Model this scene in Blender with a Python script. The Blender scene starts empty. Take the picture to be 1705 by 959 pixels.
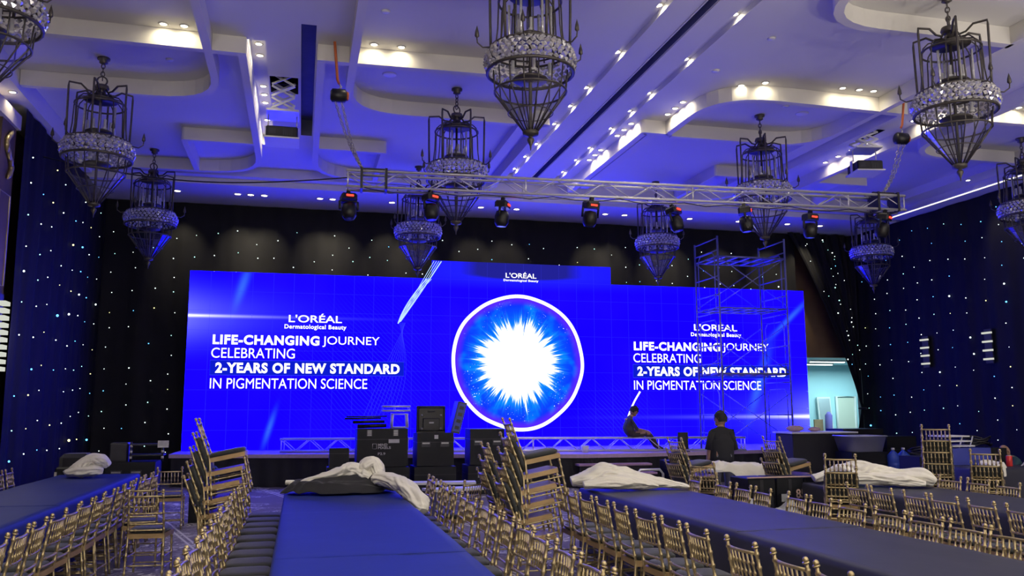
import bpy, bmesh, math, random
from mathutils import Vector, Matrix, noise as mnoise
SC = bpy.context.scene
COL = SC.collection
R = math.radians
rnd = random.Random(7)

# ------------------------------------------------------------------ camera
cam_d = bpy.data.cameras.new('camera')
cam_d.sensor_fit = 'HORIZONTAL'
cam_d.sensor_width = 36.0
cam_d.lens = 36.0 * 1420.0 / 1705.0
cam_d.clip_end = 200
cam = bpy.data.objects.new('camera', cam_d)
COL.objects.link(cam)
_yaw, _pit, _rol = R(13.86), R(8.10), R(-0.165)
_f = Vector((math.sin(_yaw) * math.cos(_pit), math.cos(_yaw) * math.cos(_pit), math.sin(_pit)))
_r = Vector((math.cos(_yaw), -math.sin(_yaw), 0))
_u = _r.cross(_f)
_r2 = _r * math.cos(_rol) + _u * math.sin(_rol)
_u2 = -_r * math.sin(_rol) + _u * math.cos(_rol)
cam.matrix_world = Matrix(((_r2.x, _u2.x, -_f.x, 0), (_r2.y, _u2.y, -_f.y, 0), (_r2.z, _u2.z, -_f.z, 1.75), (0, 0, 0, 1)))
SC.camera = cam

# ------------------------------------------------------------------ world, exposure
w = bpy.data.worlds.new('world')
SC.world = w
w.use_nodes = True
w.node_tree.nodes['Background'].inputs[0].default_value = (0.5, 0.55, 0.8, 1)
w.node_tree.nodes['Background'].inputs[1].default_value = 0.02
SC.view_settings.view_transform = 'Standard'
SC.view_settings.look = 'None'
SC.view_settings.exposure = 0.0
SC.view_settings.gamma = 1.0
SC.view_settings.use_curve_mapping = False

SCREEN_GAIN = 7.2       # brightness of the LED wall
HOUSE_W = 210.0         # house downlights above and behind the camera
COVE_W = 10.5           # cove downlights
BACK_W = 170.0           # soffit downlights over the back curtain

def lamp(name, kind, loc, energy, color, parent=None, aim=None, **kw):
    d = bpy.data.lights.new(name, kind)
    d.energy = energy
    d.color = color
    for k, v in kw.items():
        setattr(d, k, v)
    o = bpy.data.objects.new(name, d)
    COL.objects.link(o)
    o.location = loc
    if aim is not None:
        o.rotation_euler = Vector(aim).to_track_quat('-Z', 'Y').to_euler()
    if parent:
        o.parent = parent
    return o

# house lights: rows of ceiling downlights over the near half of the hall
WARM = (1.0, 0.87, 0.58)
HOUSE = [(x, y) for y in (-4.5, 0.6, 5.6) for x in (-3.0, 0.9, 5.2, 9.6, 14.0)]
for hx, hy in HOUSE:
    lamp('house_light', 'SPOT', (hx, hy, 7.5), HOUSE_W, (1.0, 0.9, 0.72), aim=(0, 0, -1), spot_size=R(125), spot_blend=0.6, shadow_soft_size=0.12)

# added fill spots on the unseen rear wall, bouncing light into the hall
REAR_FILL_W = 1900.0
for hx in (-3.5, 0.5, 4.5, 8.5, 12.5, 15.5):
    lamp('added_wall_washer', 'SPOT', (hx, -6.0, 7.3), REAR_FILL_W, (1.0, 0.94, 0.82), aim=(0, -0.55, -1), spot_size=R(120), spot_blend=0.8, shadow_soft_size=0.15)
# added uplighters along the unseen rear wall, put in to brighten the ceiling
CEILING_FILL_W = 1050.0
for hx in (-4.0, 0.0, 4.0, 8.0, 12.0, 16.0):
    lamp('added_wall_uplighter', 'SPOT', (hx, -7.4, 3.2), CEILING_FILL_W, (1.0, 0.93, 0.80), aim=(0, 1, 0.62), spot_size=R(62), spot_blend=0.9, shadow_soft_size=0.2)
for hx, hy in ((-4.6, 0.5), (6.5, -0.5), (11.0, 0.5), (15.8, 2.5), (-4.6, -4.0), (3.0, -5.0)):  # unseen floor lamps added to brighten the near ceiling
    lamp('added_floor_uplighter', 'SPOT', (hx, hy, 0.4), 1100.0, (1.0, 0.93, 0.82), aim=(0, 0.25, 1), spot_size=R(115), spot_blend=0.9, shadow_soft_size=0.2)
cy = SC.cycles
cy.max_bounces = 6
cy.diffuse_bounces = 4
cy.glossy_bounces = 3
cy.transmission_bounces = 4
cy.transparent_max_bounces = 8
cy.caustics_reflective = False
cy.caustics_refractive = False
cy.sample_clamp_indirect = 6.0

# ------------------------------------------------------------------ node helpers
class N:
    """a node socket with arithmetic"""
    def __init__(s, t, sock):
        s.t, s.s = t, sock
    def _op(s, op, b=None, c=None):
        n = s.t.nodes.new('ShaderNodeMath')
        n.operation = op
        s.t.links.new(s.s, n.inputs[0])
        for i, v in ((1, b), (2, c)):
            if v is None:
                continue
            if isinstance(v, N):
                s.t.links.new(v.s, n.inputs[i])
            else:
                n.inputs[i].default_value = v
        return N(s.t, n.outputs[0])
    def __add__(s, b): return s._op('ADD', b)
    def __sub__(s, b): return s._op('SUBTRACT', b)
    def __mul__(s, b): return s._op('MULTIPLY', b)
    def __truediv__(s, b): return s._op('DIVIDE', b)
    def __neg__(s): return s._op('MULTIPLY', -1.0)
    def abs(s): return s._op('ABSOLUTE')
    def exp(s): return s._op('EXPONENT')
    def pow(s, b): return s._op('POWER', b)
    def sqrt(s): return s._op('SQRT')
    def lt(s, b): return s._op('LESS_THAN', b)
    def gt(s, b): return s._op('GREATER_THAN', b)
    def ss(s, a, b):
        n = s.t.nodes.new('ShaderNodeMapRange')
        n.interpolation_type = 'SMOOTHSTEP'
        s.t.links.new(s.s, n.inputs[0])
        for i, v in ((1, a), (2, b)):
            if isinstance(v, N):
                s.t.links.new(v.s, n.inputs[i])
            else:
                n.inputs[i].default_value = v
        return N(s.t, n.outputs[0])

def newmat(name):
    m = bpy.data.materials.new(name)
    m.use_nodes = True
    return m, m.node_tree, m.node_tree.nodes, m.node_tree.links

def sset(b, key, v):
    if key in b.inputs:
        b.inputs[key].default_value = v

def pmat(name, base, rough=0.5, metal=0.0, var=0.15, vscale=8.0, bump=0.0, bscale=40.0, spec=0.5, sheen=0.0, coat=0.0, trans=0.0, emit=None, estr=0.0, coords='Object'):
    m, t, nodes, links = newmat(name)
    b = nodes['Principled BSDF']
    sset(b, 'Roughness', rough)
    sset(b, 'Metallic', metal)
    sset(b, 'Specular IOR Level', spec)
    sset(b, 'Sheen Weight', sheen)
    sset(b, 'Coat Weight', coat)
    sset(b, 'Transmission Weight', trans)
    tc = nodes.new('ShaderNodeTexCoord')
    nz = nodes.new('ShaderNodeTexNoise')
    nz.inputs['Scale'].default_value = vscale
    nz.inputs['Detail'].default_value = 3
    links.new(tc.outputs[coords], nz.inputs['Vector'])
    mx = nodes.new('ShaderNodeMix')
    mx.data_type = 'RGBA'
    c = base
    mx.inputs[6].default_value = (c[0] * (1 - var), c[1] * (1 - var), c[2] * (1 - var), 1)
    mx.inputs[7].default_value = (min(1, c[0] * (1 + var)), min(1, c[1] * (1 + var)), min(1, c[2] * (1 + var)), 1)
    links.new(nz.outputs['Fac'], mx.inputs[0])
    links.new(mx.outputs[2], b.inputs['Base Color'])
    if bump > 0:
        n2 = nodes.new('ShaderNodeTexNoise')
        n2.inputs['Scale'].default_value = bscale
        links.new(tc.outputs[coords], n2.inputs['Vector'])
        bp = nodes.new('ShaderNodeBump')
        bp.inputs['Strength'].default_value = bump
        bp.inputs['Distance'].default_value = 0.02
        links.new(n2.outputs['Fac'], bp.inputs['Height'])
        links.new(bp.outputs[0], b.inputs['Normal'])
    if emit:
        sset(b, 'Emission Color', (*emit, 1))
        sset(b, 'Emission Strength', estr)
    return m

def glow(name, col, s):
    m, t, nodes, links = newmat(name)
    m.cycles.emission_sampling = 'NONE'
    for n in list(nodes):
        nodes.remove(n)
    e = nodes.new('ShaderNodeEmission')
    e.inputs[0].default_value = (*col, 1)
    e.inputs[1].default_value = s
    o = nodes.new('ShaderNodeOutputMaterial')
    links.new(e.outputs[0], o.inputs[0])
    return m

M = {}
M['gold'] = pmat('gold_paint', (0.50, 0.405, 0.22), 0.29, 0.72, 0.2, 25)
M['palegold'] = pmat('pale_gold_paint', (0.62, 0.5, 0.3), 0.36, 0.7, 0.15, 25)
M['wood'] = pmat('gold_wood', (0.40, 0.27, 0.13), 0.5, 0.25, 0.25, 12)
M['cushion'] = pmat('black_cushion', (0.018, 0.021, 0.024), 0.75, 0, 0.25, 30, 0.15, 200, sheen=0.22)
M['screen_tinted_navy'] = pmat('screen_tinted_navy_tablecloth', (0.016, 0.030, 0.20), 0.55, 0, 0.12, 3, 0.06, 6, spec=0.2, sheen=0.0)  # cloth's own navy made bluer, partly for the screen's reflection on it
M['charcoal'] = pmat('charcoal_navy_tablecloth', (0.024, 0.026, 0.048), 0.5, 0, 0.12, 3, 0.06, 6, spec=0.4, sheen=0.03)
M['black_cloth'] = pmat('black_cloth', (0.012, 0.012, 0.018), 0.8, 0, 0.2, 4, 0.1, 60, sheen=0.2)
M['curtain'] = pmat('black_curtain', (0.011, 0.011, 0.013), 0.8, 0, 0.25, 2, 0.1, 9, sheen=0.0, spec=0.2)
M['white_cloth'] = pmat('cream_cloth', (0.86, 0.84, 0.76), 0.85, 0, 0.06, 5, 0.15, 30)
M['paint'] = pmat('ceiling_paint', (0.70, 0.69, 0.68), 0.75, 0, 0.03, 1.2)
M['ribpaint'] = pmat('ceiling_rib_paint', (0.72, 0.70, 0.66), 0.7, 0, 0.03, 2)
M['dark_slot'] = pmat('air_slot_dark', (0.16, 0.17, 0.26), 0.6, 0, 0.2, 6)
M['iron'] = pmat('bronze_iron', (0.10, 0.09, 0.082), 0.45, 0.6, 0.3, 18)
M['alu'] = pmat('aluminium', (0.74, 0.74, 0.74), 0.32, 0.45, 0.08, 10)
M['steel'] = pmat('galvanised_steel', (0.24, 0.25, 0.30), 0.4, 0.5, 0.25, 14)
M['black_plastic'] = pmat('black_plastic', (0.007, 0.007, 0.009), 0.4, 0, 0.2, 20)
M['case'] = pmat('flight_case_laminate', (0.005, 0.006, 0.010), 0.5, 0, 0.2, 15, 0.1, 90, spec=0.3)
M['case_edge'] = pmat('flight_case_edge', (0.05, 0.05, 0.06), 0.4, 0.7, 0.2, 10)
M['butterfly'] = pmat('case_latch_metal', (0.4, 0.4, 0.4), 0.4, 0.7, 0.2, 30)
M['white'] = pmat('white_paint', (0.8, 0.8, 0.78), 0.5, 0, 0.05, 6)
M['print'] = pmat('white_print', (0.6, 0.6, 0.62), 0.7, 0, 0.1, 20)
M['red'] = pmat('red_plastic', (0.6, 0.03, 0.03), 0.4, 0, 0.1, 10)
M['orange'] = pmat('orange_webbing', (0.65, 0.16, 0.05), 0.6, 0, 0.15, 40)
M['chain'] = pmat('steel_chain', (0.45, 0.43, 0.42), 0.35, 0.85, 0.2, 40)
M['blue_plastic'] = pmat('blue_plastic', (0.03, 0.08, 0.5), 0.35, 0, 0.15, 8)
M['blue_case'] = pmat('blue_case_panel', (0.05, 0.07, 0.42), 0.4, 0, 0.12, 8)
M['clear'] = pmat('clear_plastic', (0.75, 0.78, 0.85), 0.25, 0, 0.05, 12, trans=0.45)
M['stage_top'] = pmat('stage_carpet', (0.55, 0.40, 0.58), 0.55, 0, 0.15, 20, 0.2, 150)
M['step_top'] = pmat('step_carpet', (0.42, 0.26, 0.36), 0.6, 0, 0.15, 20)
M['skin'] = pmat('skin', (0.36, 0.21, 0.14), 0.55, 0, 0.1, 10)
M['hair'] = pmat('black_hair', (0.010, 0.009, 0.009), 0.7, 0, 0.3, 60, 0.4, 80)
M['grey_shirt'] = pmat('charcoal_shirt', (0.045, 0.048, 0.06), 0.85, 0, 0.15, 12)
M['black_shirt'] = pmat('black_shirt', (0.012, 0.013, 0.018), 0.85, 0, 0.2, 12)
M['teal_shirt'] = pmat('dark_teal_shirt', (0.015, 0.05, 0.075), 0.85, 0, 0.15, 12)
M['brown_trousers'] = pmat('brown_trousers', (0.05, 0.035, 0.035), 0.85, 0, 0.15, 12)
M['jeans'] = pmat('grey_jeans', (0.16, 0.17, 0.2), 0.85, 0, 0.2, 20)
M['brown_wall'] = pmat('brown_wall_panel', (0.15, 0.095, 0.05), 0.5, 0, 0.3, 2.5)
M['dark_wall'] = pmat('dark_wall_panel', (0.06, 0.05, 0.045), 0.45, 0, 0.3, 2)
M['cream_wall'] = pmat('cream_wall', (0.55, 0.5, 0.42), 0.7, 0, 0.08, 2)
M['room_wall'] = pmat('pale_room_wall', (0.5, 0.78, 0.84), 0.7, 0, 0.03, 2)
M['room_door'] = pmat('room_door_paint', (0.72, 0.74, 0.62), 0.5, 0, 0.04, 2)
M['mirror'] = pmat('mirror', (0.75, 0.85, 0.9), 0.3, 0.6, 0.02, 2)
M['purple'] = pmat('purple_fabric', (0.16, 0.12, 0.42), 0.8, 0, 0.1, 6)
M['cardboard'] = pmat('cardboard', (0.35, 0.23, 0.13), 0.8, 0, 0.15, 8)
M['pink_tape'] = pmat('pinkish_board', (0.55, 0.38, 0.34), 0.7, 0, 0.2, 12)
M['hazard'] = pmat('tape_white', (0.6, 0.58, 0.5), 0.7, 0, 0.1, 12)
M['lit'] = glow('lamp_lens', (1.0, 0.93, 0.74), 14.0)
M['lit_soft'] = glow('tube_lamp', (0.95, 1.0, 0.95), 5.0)
M['lit_sconce'] = glow('sconce_glass', (0.9, 0.92, 0.82), 0.7)
M['lit_strip'] = glow('strip_lamp', (1.0, 0.95, 0.8), 1.6)
M['led_red'] = glow('red_status_light', (1.0, 0.05, 0.03), 2.5)
M['star_white'] = glow('star_white', (0.85, 1.0, 0.95), 3.0)
M['star_blue'] = glow('star_blue', (0.12, 0.5, 1.0), 3.0)
M['star_yellow'] = glow('star_yellow', (1.0, 0.95, 0.35), 3.0)
M['star_mint'] = glow('star_mint', (0.45, 1.0, 0.9), 2.6)
M['ink'] = glow('screen_lettering', (1, 1, 1), 1.6)
M['ribbon'] = glow('screen_light_ribbon', (0.45, 0.65, 1.0), 1.3)
M['ribbon_faint'] = glow('screen_fine_line', (0.035, 0.045, 1.0), 1.2)
M['plate'] = glow('screen_text_plate', (0.004, 0.012, 0.62), 1.0)
M['plate_edge'] = glow('screen_plate_edge', (0.04, 0.06, 1.0), 1.0)

# crystal: bright faceted glass
def crystal():
    m, t, nodes, links = newmat('crystal')
    b = nodes['Principled BSDF']
    tc = nodes.new('ShaderNodeTexCoord')
    v = nodes.new('ShaderNodeTexVoronoi')
    v.inputs['Scale'].default_value = 30
    links.new(tc.outputs['Object'], v.inputs['Vector'])
    mx = nodes.new('ShaderNodeMix')
    mx.data_type = 'RGBA'
    mx.inputs[6].default_value = (0.6, 0.6, 0.62, 1)
    mx.inputs[7].default_value = (0.95, 0.95, 0.95, 1)
    links.new(v.outputs['Color'], mx.inputs[0])
    links.new(mx.outputs[2], b.inputs['Base Color'])
    sset(b, 'Roughness', 0.12)
    sset(b, 'Metallic', 0.35)
    sset(b, 'Transmission Weight', 0.25)
    sset(b, 'Specular IOR Level', 1.0)
    return m
M['crystal'] = crystal()

def pane():
    m, t, nodes, links = newmat('clear_glass_pane')
    for n in list(nodes):
        nodes.remove(n)
    tr = nodes.new('ShaderNodeBsdfTransparent')
    tr.inputs[0].default_value = (0.93, 0.95, 0.97, 1)
    gl = nodes.new('ShaderNodeBsdfGlossy')
    gl.inputs['Roughness'].default_value = 0.12
    nz = nodes.new('ShaderNodeTexNoise')
    nz.inputs['Scale'].default_value = 3
    tc = nodes.new('ShaderNodeTexCoord')
    links.new(tc.outputs['Object'], nz.inputs['Vector'])
    mr = nodes.new('ShaderNodeMapRange')
    mr.inputs[3].default_value = 0.10
    mr.inputs[4].default_value = 0.32
    links.new(nz.outputs['Fac'], mr.inputs[0])
    mx = nodes.new('ShaderNodeMixShader')
    links.new(mr.outputs[0], mx.inputs[0])
    links.new(tr.outputs[0], mx.inputs[1])
    links.new(gl.outputs[0], mx.inputs[2])
    o = nodes.new('ShaderNodeOutputMaterial')
    links.new(mx.outputs[0], o.inputs[0])
    return m
M['pane'] = pane()
M['wrap'] = pane()
M['wrap'].name = 'shrink_wrap'

def carpet():
    m, t, nodes, links = newmat('patterned_carpet')
    b = nodes['Principled BSDF']
    tc = nodes.new('ShaderNodeTexCoord')
    def nz(scale, det, vec=None, dist=0.0):
        n = nodes.new('ShaderNodeTexNoise')
        n.inputs['Scale'].default_value = scale
        n.inputs['Detail'].default_value = det
        n.inputs['Distortion'].default_value = dist
        links.new(vec or tc.outputs['Object'], n.inputs['Vector'])
        return N(t, n.outputs['Fac'])
    a = nz(1.3, 1.0, None, 1.5)
    ridge = ((a * 7.0)._op('FRACT') - 0.5).abs().ss(0.10, 0.03)
    blob = nz(0.8, 2.0).ss(0.47, 0.56)
    flake = nz(9.0, 3.0, None, 2.0).ss(0.56, 0.62)
    sep = nodes.new('ShaderNodeSeparateXYZ')
    links.new(tc.outputs['Object'], sep.inputs[0])
    X = N(t, sep.outputs[0]); Y = N(t, sep.outputs[1])
    diag = (((X * 0.9 + Y * 0.25) * 0.8)._op('FRACT') - 0.5).abs()
    lines = diag.ss(0.05, 0.035) - diag.ss(0.022, 0.012)
    f = (ridge * blob)._op('MAXIMUM', flake * blob * 0.8)._op('MAXIMUM', lines * 0.8)
    mx = nodes.new('ShaderNodeMix')
    mx.data_type = 'RGBA'
    mx.inputs[6].default_value = (0.19, 0.165, 0.19, 1)
    mx.inputs[7].default_value = (0.80, 0.78, 0.72, 1)
    links.new(f.s, mx.inputs[0])
    links.new(mx.outputs[2], b.inputs['Base Color'])
    sset(b, 'Roughness', 0.9)
    return m
M['carpet'] = carpet()

def screen_mat():
    m, t, nodes, links = newmat('led_screen_picture')
    for n in list(nodes):
        nodes.remove(n)
    g = nodes.new('ShaderNodeNewGeometry')
    sp = nodes.new('ShaderNodeSeparateXYZ')
    links.new(g.outputs['Position'], sp.inputs[0])
    x = N(t, sp.outputs[0]); z = N(t, sp.outputs[2])
    tc = nodes.new('ShaderNodeTexCoord')
    so = nodes.new('ShaderNodeSeparateXYZ')
    links.new(tc.outputs['Object'], so.inputs[0])
    ox = N(t, so.outputs[0]); oz = N(t, so.outputs[2])
    def nz(vec, scale, det=2.0):
        n = nodes.new('ShaderNodeTexNoise')
        n.inputs['Scale'].default_value = scale
        n.inputs['Detail'].default_value = det
        links.new(vec, n.inputs['Vector'])
        return N(t, n.outputs['Fac'])
    def mix(c, fac, col):
        mx = nodes.new('ShaderNodeMix')
        mx.data_type = 'RGBA'
        mx.clamp_factor = True
        links.new(fac.s, mx.inputs[0])
        if isinstance(c, tuple):
            mx.inputs[6].default_value = (*c, 1)
        else:
            links.new(c, mx.inputs[6])
        if isinstance(col, tuple):
            mx.inputs[7].default_value = (*col, 1)
        else:
            links.new(col, mx.inputs[7])
        return mx.outputs[2]
    K = SCREEN_GAIN
    def gauss(v, c, s):
        q = (v - c) / s
        return (-(q * q)).exp()
    pos = g.outputs['Position']
    # blue field with faint drifting streaks
    col = mix((0.008, 0.0, 0.80 * K), nz(pos, 0.35).ss(0.35, 0.7), (0.013, 0.002, 0.95 * K))
    # fine moire lines fanning below the ribbon
    wv = nodes.new('ShaderNodeTexWave')
    wv.bands_direction = 'DIAGONAL'
    wv.inputs['Scale'].default_value = 5.0
    wv.inputs['Distortion'].default_value = 3.5
    wv.inputs['Detail'].default_value = 0
    wv.inputs['Detail Scale'].default_value = 0.25
    links.new(pos, wv.inputs['Vector'])
    wf = N(t, wv.outputs['Fac']).ss(0.75, 0.95) * (gauss(x, 1.8, 1.5) * gauss(z, 2.6, 1.6) + gauss(x, 8.6, 0.9) * gauss(z, 1.6, 0.7)) * 0.10
    col = mix(col, wf, (0.05, 0.12, 1.1 * K))
    # soft slanted light beams
    bm = gauss(x - z * 0.28, -2.9, 0.10) * gauss(z, 4.9, 0.5) + gauss(x - z * 0.28, -1.1, 0.06) * gauss(z, 1.3, 0.35) + gauss(x - z * 1.1, 9.3, 0.10) * gauss(z, 4.4, 0.5) + gauss(x - z * 0.35, 12.2, 0.14) * gauss(z, 2.5, 0.8)
    col = mix(col, bm * 0.6, (0.05, 0.22, 1.1 * K))
    # darker band at the top centre
    top = z.ss(4.95, 5.45) * gauss(x, 5.9, 3.4) * 1.15
    col = mix(col, top, (0.016, 0.016, 0.30))
    # lens-flare streaks at both ends
    fl = gauss(z, 4.12, 0.55) * ((x + 2.82) * -1.1).exp() * 0.28
    col = mix(col, fl, (0.55, 0.6, 1.2 * K))
    fs = gauss(z, 4.12, 0.035) * ((x + 2.82) * -1.1).exp()
    col = mix(col, fs, (1.4, 1.4, 1.3 * K))
    fr = gauss(z, 1.52, 0.6) * ((x - 14.68) * 1.1).exp() * 0.28
    col = mix(col, fr, (0.55, 0.6, 1.2 * K))
    fq = gauss(z, 1.52, 0.05) * ((x - 14.68) * 0.9).exp()
    col = mix(col, fq, (1.4, 1.4, 1.3 * K))
    # the glowing cell
    dx = (x - 5.79) / 1.80
    dz = (z - 3.03) / 1.79
    r = (dx * dx + dz * dz).sqrt()
    cb = nodes.new('ShaderNodeCombineXYZ')
    links.new((dx / r).s, cb.inputs[0])
    links.new((dz / r).s, cb.inputs[2])
    ang = cb.outputs[0]
    rr = r + (nz(ang, 1.1, 1.0) - 0.5) * 0.10
    ins = rr.ss(1.015, 1.0)
    cell = mix((0.005, 0.02, 0.85 * K), rr.ss(1.0, 0.45), (0.0, 0.16, 0.9 * K))
    cell = mix(cell, nz(pos, 2.2).ss(0.45, 0.75) * 0.6, (0.0, 0.35, 0.9 * K))
    rays = nz(ang, 9.0, 3.0)
    rays2 = nz(ang, 30.0, 2.0)
    reach = rays * 0.55 + rays2 * 0.50 + 0.04
    halo = rr.ss(reach + 0.22, reach - 0.02)
    cell = mix(cell, halo * 0.55, (0.02, 0.42, 1.1 * K))
    core = rr.ss(reach + 0.06, reach - 0.07)
    cell = mix(cell, core, (2.2, 2.2, 2.2))
    spk = nz(pos, 26.0, 2.0).ss(0.66, 0.72) * nz(pos, 1.6).ss(0.50, 0.62) * rr.ss(0.55, 0.75)
    cell = mix(cell, spk, (1.2, 1.5, 1.3 * K))
    cell = mix(cell, rr.ss(0.86, 0.98), (0.10, 0.02, 0.75 * K))
    col = mix(col, ins, cell)
    ring = (rr - 1.015).abs().ss(0.030, 0.020)
    col = mix(col, ring, (2.2, 2.2, 2.2))
    # pale seams where the tiles meet
    seam = (ox.abs().gt(0.2505))._op('MAXIMUM', oz.abs().gt(0.2455))
    col = mix(col, seam * 0.04, (0.35, 0.35, 1.0 * K))
    e = nodes.new('ShaderNodeEmission')
    links.new(col, e.inputs[0])
    o = nodes.new('ShaderNodeOutputMaterial')
    links.new(e.outputs[0], o.inputs[0])
    return m
M['screen'] = screen_mat()

# ------------------------------------------------------------------ mesh builder
class B:
    def __init__(s):
        s.v, s.f, s.m, s.sm = [], [], [], []
    def _add(s, vs, fs, smooth=False, mi=0):
        o = len(s.v)
        s.v += [tuple(p) for p in vs]
        s.f += [tuple(i + o for i in f) for f in fs]
        s.m += [mi] * len(fs)
        s.sm += [smooth] * len(fs)
        return s
    def box(s, x0, y0, z0, x1, y1, z1, mat=None, mi=0):
        vs = [Vector((x, y, z)) for z in (z0, z1) for y in (y0, y1) for x in (x0, x1)]
        if mat is not None:
            vs = [mat @ p for p in vs]
        return s._add(vs, [(0, 2, 3, 1), (4, 5, 7, 6), (0, 1, 5, 4), (2, 6, 7, 3), (0, 4, 6, 2), (1, 3, 7, 5)], False, mi)
    def bbox(s, x0, y0, z0, x1, y1, z1, b=0.01, mi=0):
        """box with chamfered vertical and top edges"""
        rings = []
        for z, k in ((z0, 0), (z1 - b, 0), (z1, b)):
            a = [(x0 + b, y0 + k), (x1 - b, y0 + k), (x1 - k, y0 + b), (x1 - k, y1 - b), (x1 - b, y1 - k), (x0 + b, y1 - k), (x0 + k, y1 - b), (x0 + k, y0 + b)]
            rings.append([(p[0], p[1], z) for p in a])
        vs = sum(rings, [])
        fs = []
        for i in range(2):
            for j in range(8):
                k = (j + 1) % 8
                fs.append((i * 8 + j, i * 8 + k, i * 8 + 8 + k, i * 8 + 8 + j))
        fs += [tuple(range(7, -1, -1)), tuple(range(16, 24))]
        return s._add(vs, fs, False, mi)
    def tube(s, pts, r, n=8, closed=False, cap=True, smooth=True, mi=0):
        pts = [Vector(p) for p in pts]
        k = len(pts)
        rs = r if isinstance(r, (list, tuple)) else [r] * k
        vs, fs = [], []
        up = None
        for i, p in enumerate(pts):
            a = pts[(i - 1) % k] if (i > 0 or closed) else p
            c = pts[(i + 1) % k] if (i < k - 1 or closed) else p
            d = (c - a)
            if d.length < 1e-9:
                d = Vector((0, 0, 1))
            d.normalize()
            if up is None:
                up = Vector((0, 0, 1)) if abs(d.z) < 0.9 else Vector((1, 0, 0))
            side = d.cross(up)
            if side.length < 1e-6:
                side = d.cross(Vector((0, 1, 0)))
            side.normalize()
            up = side.cross(d).normalized()
            for j in range(n):
                t = 2 * math.pi * (j + 0.5) / n
                vs.append(p + (side * math.cos(t) + up * math.sin(t)) * rs[i])
        m = k if closed else k - 1
        for i in range(m):
            for j in range(n):
                q = (j + 1) % n
                i2 = (i + 1) % k
                fs.append((i * n + j, i * n + q, i2 * n + q, i2 * n + j))
        if cap and not closed:
            fs += [tuple(range(n - 1, -1, -1)), tuple((k - 1) * n + j for j in range(n))]
        return s._add(vs, fs, smooth, mi)
    def lathe(s, prof, n=16, c=(0, 0, 0), mi=0, smooth=True, a0=0.0, cap=True):
        vs, fs = [], []
        for (r, z) in prof:
            for j in range(n):
                t = a0 + 2 * math.pi * j / n
                vs.append((c[0] + r * math.cos(t), c[1] + r * math.sin(t), c[2] + z))
        k = len(prof)
        for i in range(k - 1):
            for j in range(n):
                q = (j + 1) % n
                fs.append((i * n + j, i * n + q, (i + 1) * n + q, (i + 1) * n + j))
        if cap and prof[0][0] > 1e-5:
            fs.append(tuple(range(n - 1, -1, -1)))
        if cap and prof[-1][0] > 1e-5:
            fs.append(tuple((k - 1) * n + j for j in range(n)))
        return s._add(vs, fs, smooth, mi)
    def prism(s, poly, z0, z1, mi=0):
        n = len(poly)
        vs = [(p[0], p[1], z0) for p in poly] + [(p[0], p[1], z1) for p in poly]
        fs = [(j, (j + 1) % n, n + (j + 1) % n, n + j) for j in range(n)] + [tuple(range(n - 1, -1, -1)), tuple(range(n, 2 * n))]
        return s._add(vs, fs, False, mi)
    def ball(s, c, rx, ry=None, rz=None, n=10, k=6, mi=0):
        ry = ry or rx
        rz = rz or rx
        vs, fs = [], []
        for i in range(k + 1):
            p = math.pi * i / k
            for j in range(n):
                t = 2 * math.pi * j / n
                vs.append((c[0] + rx * math.sin(p) * math.cos(t), c[1] + ry * math.sin(p) * math.sin(t), c[2] - rz * math.cos(p)))
        for i in range(k):
            for j in range(n):
                q = (j + 1) % n
                fs.append((i * n + j, i * n + q, (i + 1) * n + q, (i + 1) * n + j))
        return s._add(vs, fs, True, mi)
    def grid(s, nu, nv, fn, smooth=True, mi=0):
        vs = [fn(i / nu, j / nv) for i in range(nu + 1) for j in range(nv + 1)]
        fs = [(i * (nv + 1) + j, (i + 1) * (nv + 1) + j, (i + 1) * (nv + 1) + j + 1, i * (nv + 1) + j + 1) for i in range(nu) for j in range(nv)]
        return s._add(vs, fs, smooth, mi)
    def mesh(s, name, *mats):
        me = bpy.data.meshes.new(name)
        me.from_pydata(s.v, [], s.f)
        me.polygons.foreach_set('use_smooth', s.sm)
        me.polygons.foreach_set('material_index', s.m)
        for q in mats:
            me.materials.append(M[q] if isinstance(q, str) else q)
        me.update()
        return me

def link(name, me, parent=None, loc=None, mat=None):
    o = bpy.data.objects.new(name, me)
    COL.objects.link(o)
    if parent is not None:
        o.parent = parent
    if mat is not None:
        o.matrix_local = mat
    elif loc is not None:
        o.location = loc
    return o

def part(name, b, mats, parent, loc=None, mat=None):
    return link(name, b.mesh(name, *([mats] if isinstance(mats, str) else mats)), parent, loc, mat)

def tag(o, label, cat=None, group=None, kind=None):
    if label:
        o['label'] = label
    if cat:
        o['category'] = cat
    if group:
        o['group'] = group
    if kind:
        o['kind'] = kind
    return o

def thing(name, label, cat, loc=(0, 0, 0), rz=0.0, group=None, mat=None):
    o = bpy.data.objects.new(name, None)
    o.empty_display_size = 0.1
    COL.objects.link(o)
    if mat is not None:
        o.matrix_world = mat
    else:
        o.location = loc
        o.rotation_euler = (0, 0, rz)
    return tag(o, label, cat, group)

def struct(name, b, mats, label=None, parent=None):
    o = part(name, b, mats, parent)
    if parent is None:
        o['kind'] = 'structure'
        if label:
            o['label'] = label
    return o

def spawn(name, spec, label, cat, mat, group=None):
    """a thing with parts that share mesh data; spec: (part name, mesh, matrix, index of the part above or None, label or None)"""
    t = thing(name, label, cat, group=group, mat=mat)
    made = []
    for pn, me, pm, up, lb in spec:
        o = link(pn, me, t if up is None else made[up], mat=pm)
        if lb:
            o['label'] = lb
        made.append(o)
    return t

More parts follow.
